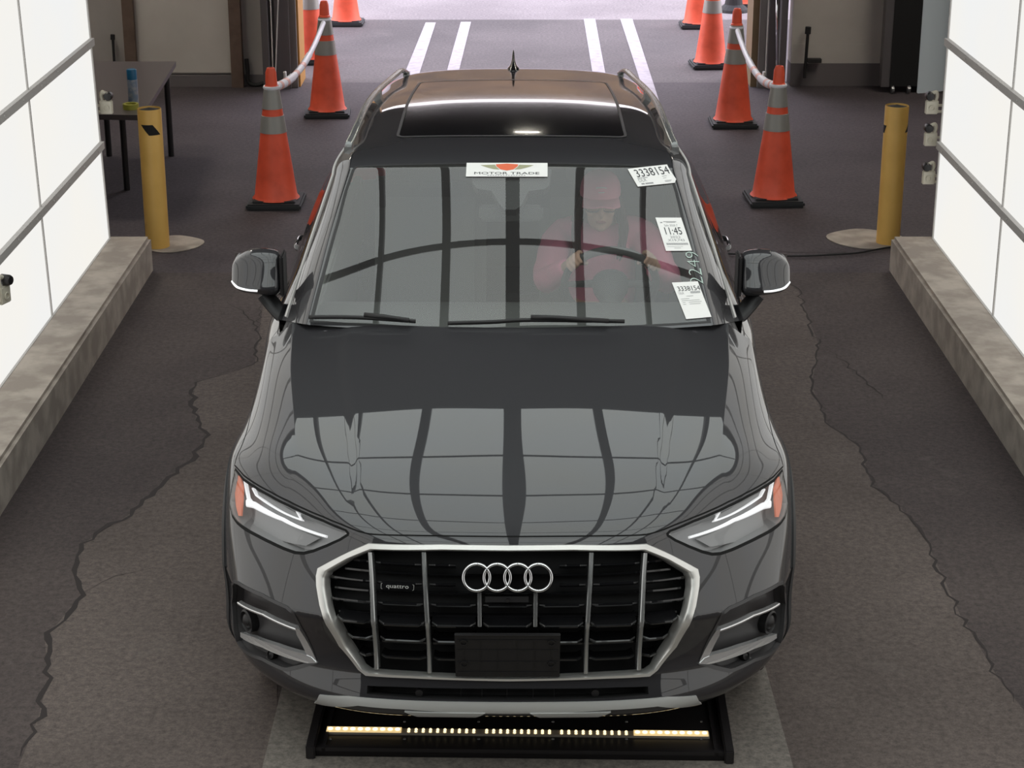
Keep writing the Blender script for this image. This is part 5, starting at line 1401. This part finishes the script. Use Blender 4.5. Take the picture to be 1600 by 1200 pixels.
rm = tmp.modifiers.new('r', 'REMESH'); rm.mode = 'VOXEL'; rm.voxel_size = .0052; rm.use_smooth_shade = True
sm = tmp.modifiers.new('s', 'SMOOTH'); sm.iterations = 2; sm.factor = .5
person = bake(tmp, 'person', M['skin'])
tag(person, 'person in pink shirt, pink cap and glasses driving the grey car', 'person')
# face details
for s_ in (-1, 1):
    bm = B(); ell(bm, hd+Vector((s_*.030, -.066, .006)), (.013, .010, .009), 14); finish('eye', bm, M['paper'], person, True)
bm = B(); ell(bm, hd+Vector((0, -.0925, -.0625)), (.021, .005, .0065), 12); M['lips'] = mat('lips', (.42, .14, .13), .5); finish('lips', bm, M['lips'], person, True)
bm = B()
for s_ in (-1, 1):
    l = [hd+Vector((s_*.034+.031*math.copysign(abs(math.cos(a))**.7, math.cos(a)), -.098+.006*abs(math.cos(a)), .004+.021*math.copysign(abs(math.sin(a))**.7, math.sin(a)))) for a in np.linspace(0, 2*PI, 25)]
    tube(bm, l, .0026, 8, cap=False); tube(bm, [hd+Vector((s_*.064, -.094, .012)), hd+Vector((s_*.080, -.03, .010)), hd+Vector((s_*.080, .03, .004))], .0024, 6)
tube(bm, [hd+Vector((-.006, -.099, .010)), hd+Vector((.006, -.099, .010))], .0026, 6)
finish('glasses', bm, M['dark'], person, True)
# cap
bm = B(); n = 32
loops = [[hd+Vector((math.cos(a)*.086*c_, .012+math.sin(a)*.104*c_, .028+z)) for a in np.linspace(0, 2*PI, n, endpoint=False)] for c_, z in ((1.0, 0), (1.0, .03), (.95, .055), (.82, .080), (.60, .097), (.30, .107), (.03, .109))]
loft(bm, loops)
bo = []; bi = []
for a in np.linspace(-1.15, 1.15, 17): bi.append(hd+Vector((math.sin(a)*.082, .012-math.cos(a)*.098, .034))); bo.append(hd+Vector((math.sin(a)*.088, -.035-math.cos(a)*.128, .036-.020*abs(math.sin(a))-.012)))
mid_ = [b_.lerp(c_, .5)+Vector((0, 0, .007)) for b_, c_ in zip(bi, bo)]
low = [p-Vector((0, 0, .005)) for p in bo]; lowm = [p-Vector((0, 0, .006)) for p in mid_]; lowi = [p-Vector((0, 0, .006)) for p in bi]
loft(bm, [bi, mid_, bo, low, lowm, lowi], closed=False)
cap_o = finish('cap', bm, M['pinkcap'], person, True, 50)
bm = B(); c = hd+Vector((.0, -.096, .075)); tube(bm, [c+Vector((math.cos(a)*.026, .012*abs(math.cos(a))**2+.006, math.sin(a)*.011)) for a in np.linspace(0, 2*PI, 21)], .0022, 6); finish('cap_patch', bm, M['white'], cap_o)
# hair: long, falling in front of both shoulders
bm = B()
random.seed(5)
for s_ in (-1, 1):
    for k in range(16):
        a = k/15; st = hd+Vector((s_*(.070+.006*random.random()), -.030+.10*a, .030))
        md = hd+Vector((s_*(.086+.014*random.random()), -.02+.10*a, -.06)); m2 = hd+Vector((s_*(.090+.02*random.random()), -.02+.095*a, -.13)); en = hd+Vector((s_*(.075+.035*random.random()), -.015+.085*a, -.20-.06*random.random()))
        tube(bm, smooth_curve([st, md, m2, en], 4), [.011, .013, .014, .015, .015, .015, .015, .014, .013, .012, .010, .008, .003], 8)
for k in range(14):
    a = PI*k/13; tube(bm, smooth_curve([hd+Vector((math.cos(a)*.076, .05+.05*math.sin(a), .035)), hd+Vector((math.cos(a)*.086, .06+.055*math.sin(a), -.06)), hd+Vector((math.cos(a)*.088, .065+.055*math.sin(a), -.17))], 4), [.014, .016, .017, .017, .017, .015, .014, .012, .005], 8)
finish('hair', bm, M['hair'], person, True)
# shirt
up = lambda p, f: tuple(Vector(p))
ch = [[((pel[0], pel[1], pel[2]), (.175, .135)), ((PX, 2.83, .82), (.17, .14)), (chest, (.165, .138)), ((PX, 2.775, 1.085), (.105, .085)), ((PX, 2.755, 1.118), (.068, .062))]]
for sh, el, wr_, hh in ((shL, elL, wrL, hL), (shR, elR, wrR, hR)):
    S1, E1, W1 = Vector(sh), Vector(el), Vector(wr_)
    ch.append([((PX, 2.775, 1.085), (.105, .085)), (tuple(S1), .078), (tuple(S1.lerp(E1, .5)), .068), (tuple(E1), .062), (tuple(E1.lerp(W1, .5)), .052), (tuple(E1.lerp(W1, .86)), .040)])
sh_ = skinned('shirt_tmp', ch, 0, 2)
tx = bpy.data.textures.new('folds', 'CLOUDS'); tx.noise_scale = .06
dm = sh_.modifiers.new('d', 'DISPLACE'); dm.texture = tx; dm.strength = .016; dm.mid_level = .5
bake(sh_, 'shirt', M['pink'], person)
# ------------------------------------------------------------------ outside, across the yard
bm = B(); box(bm, -30, 30, 34, 34.5, 0, 7.4); tan_wall = finish('far_building_wall', bm, M['farwall']); tag(tan_wall, 'tan building across the yard, seen only mirrored in the car roof', 'building')
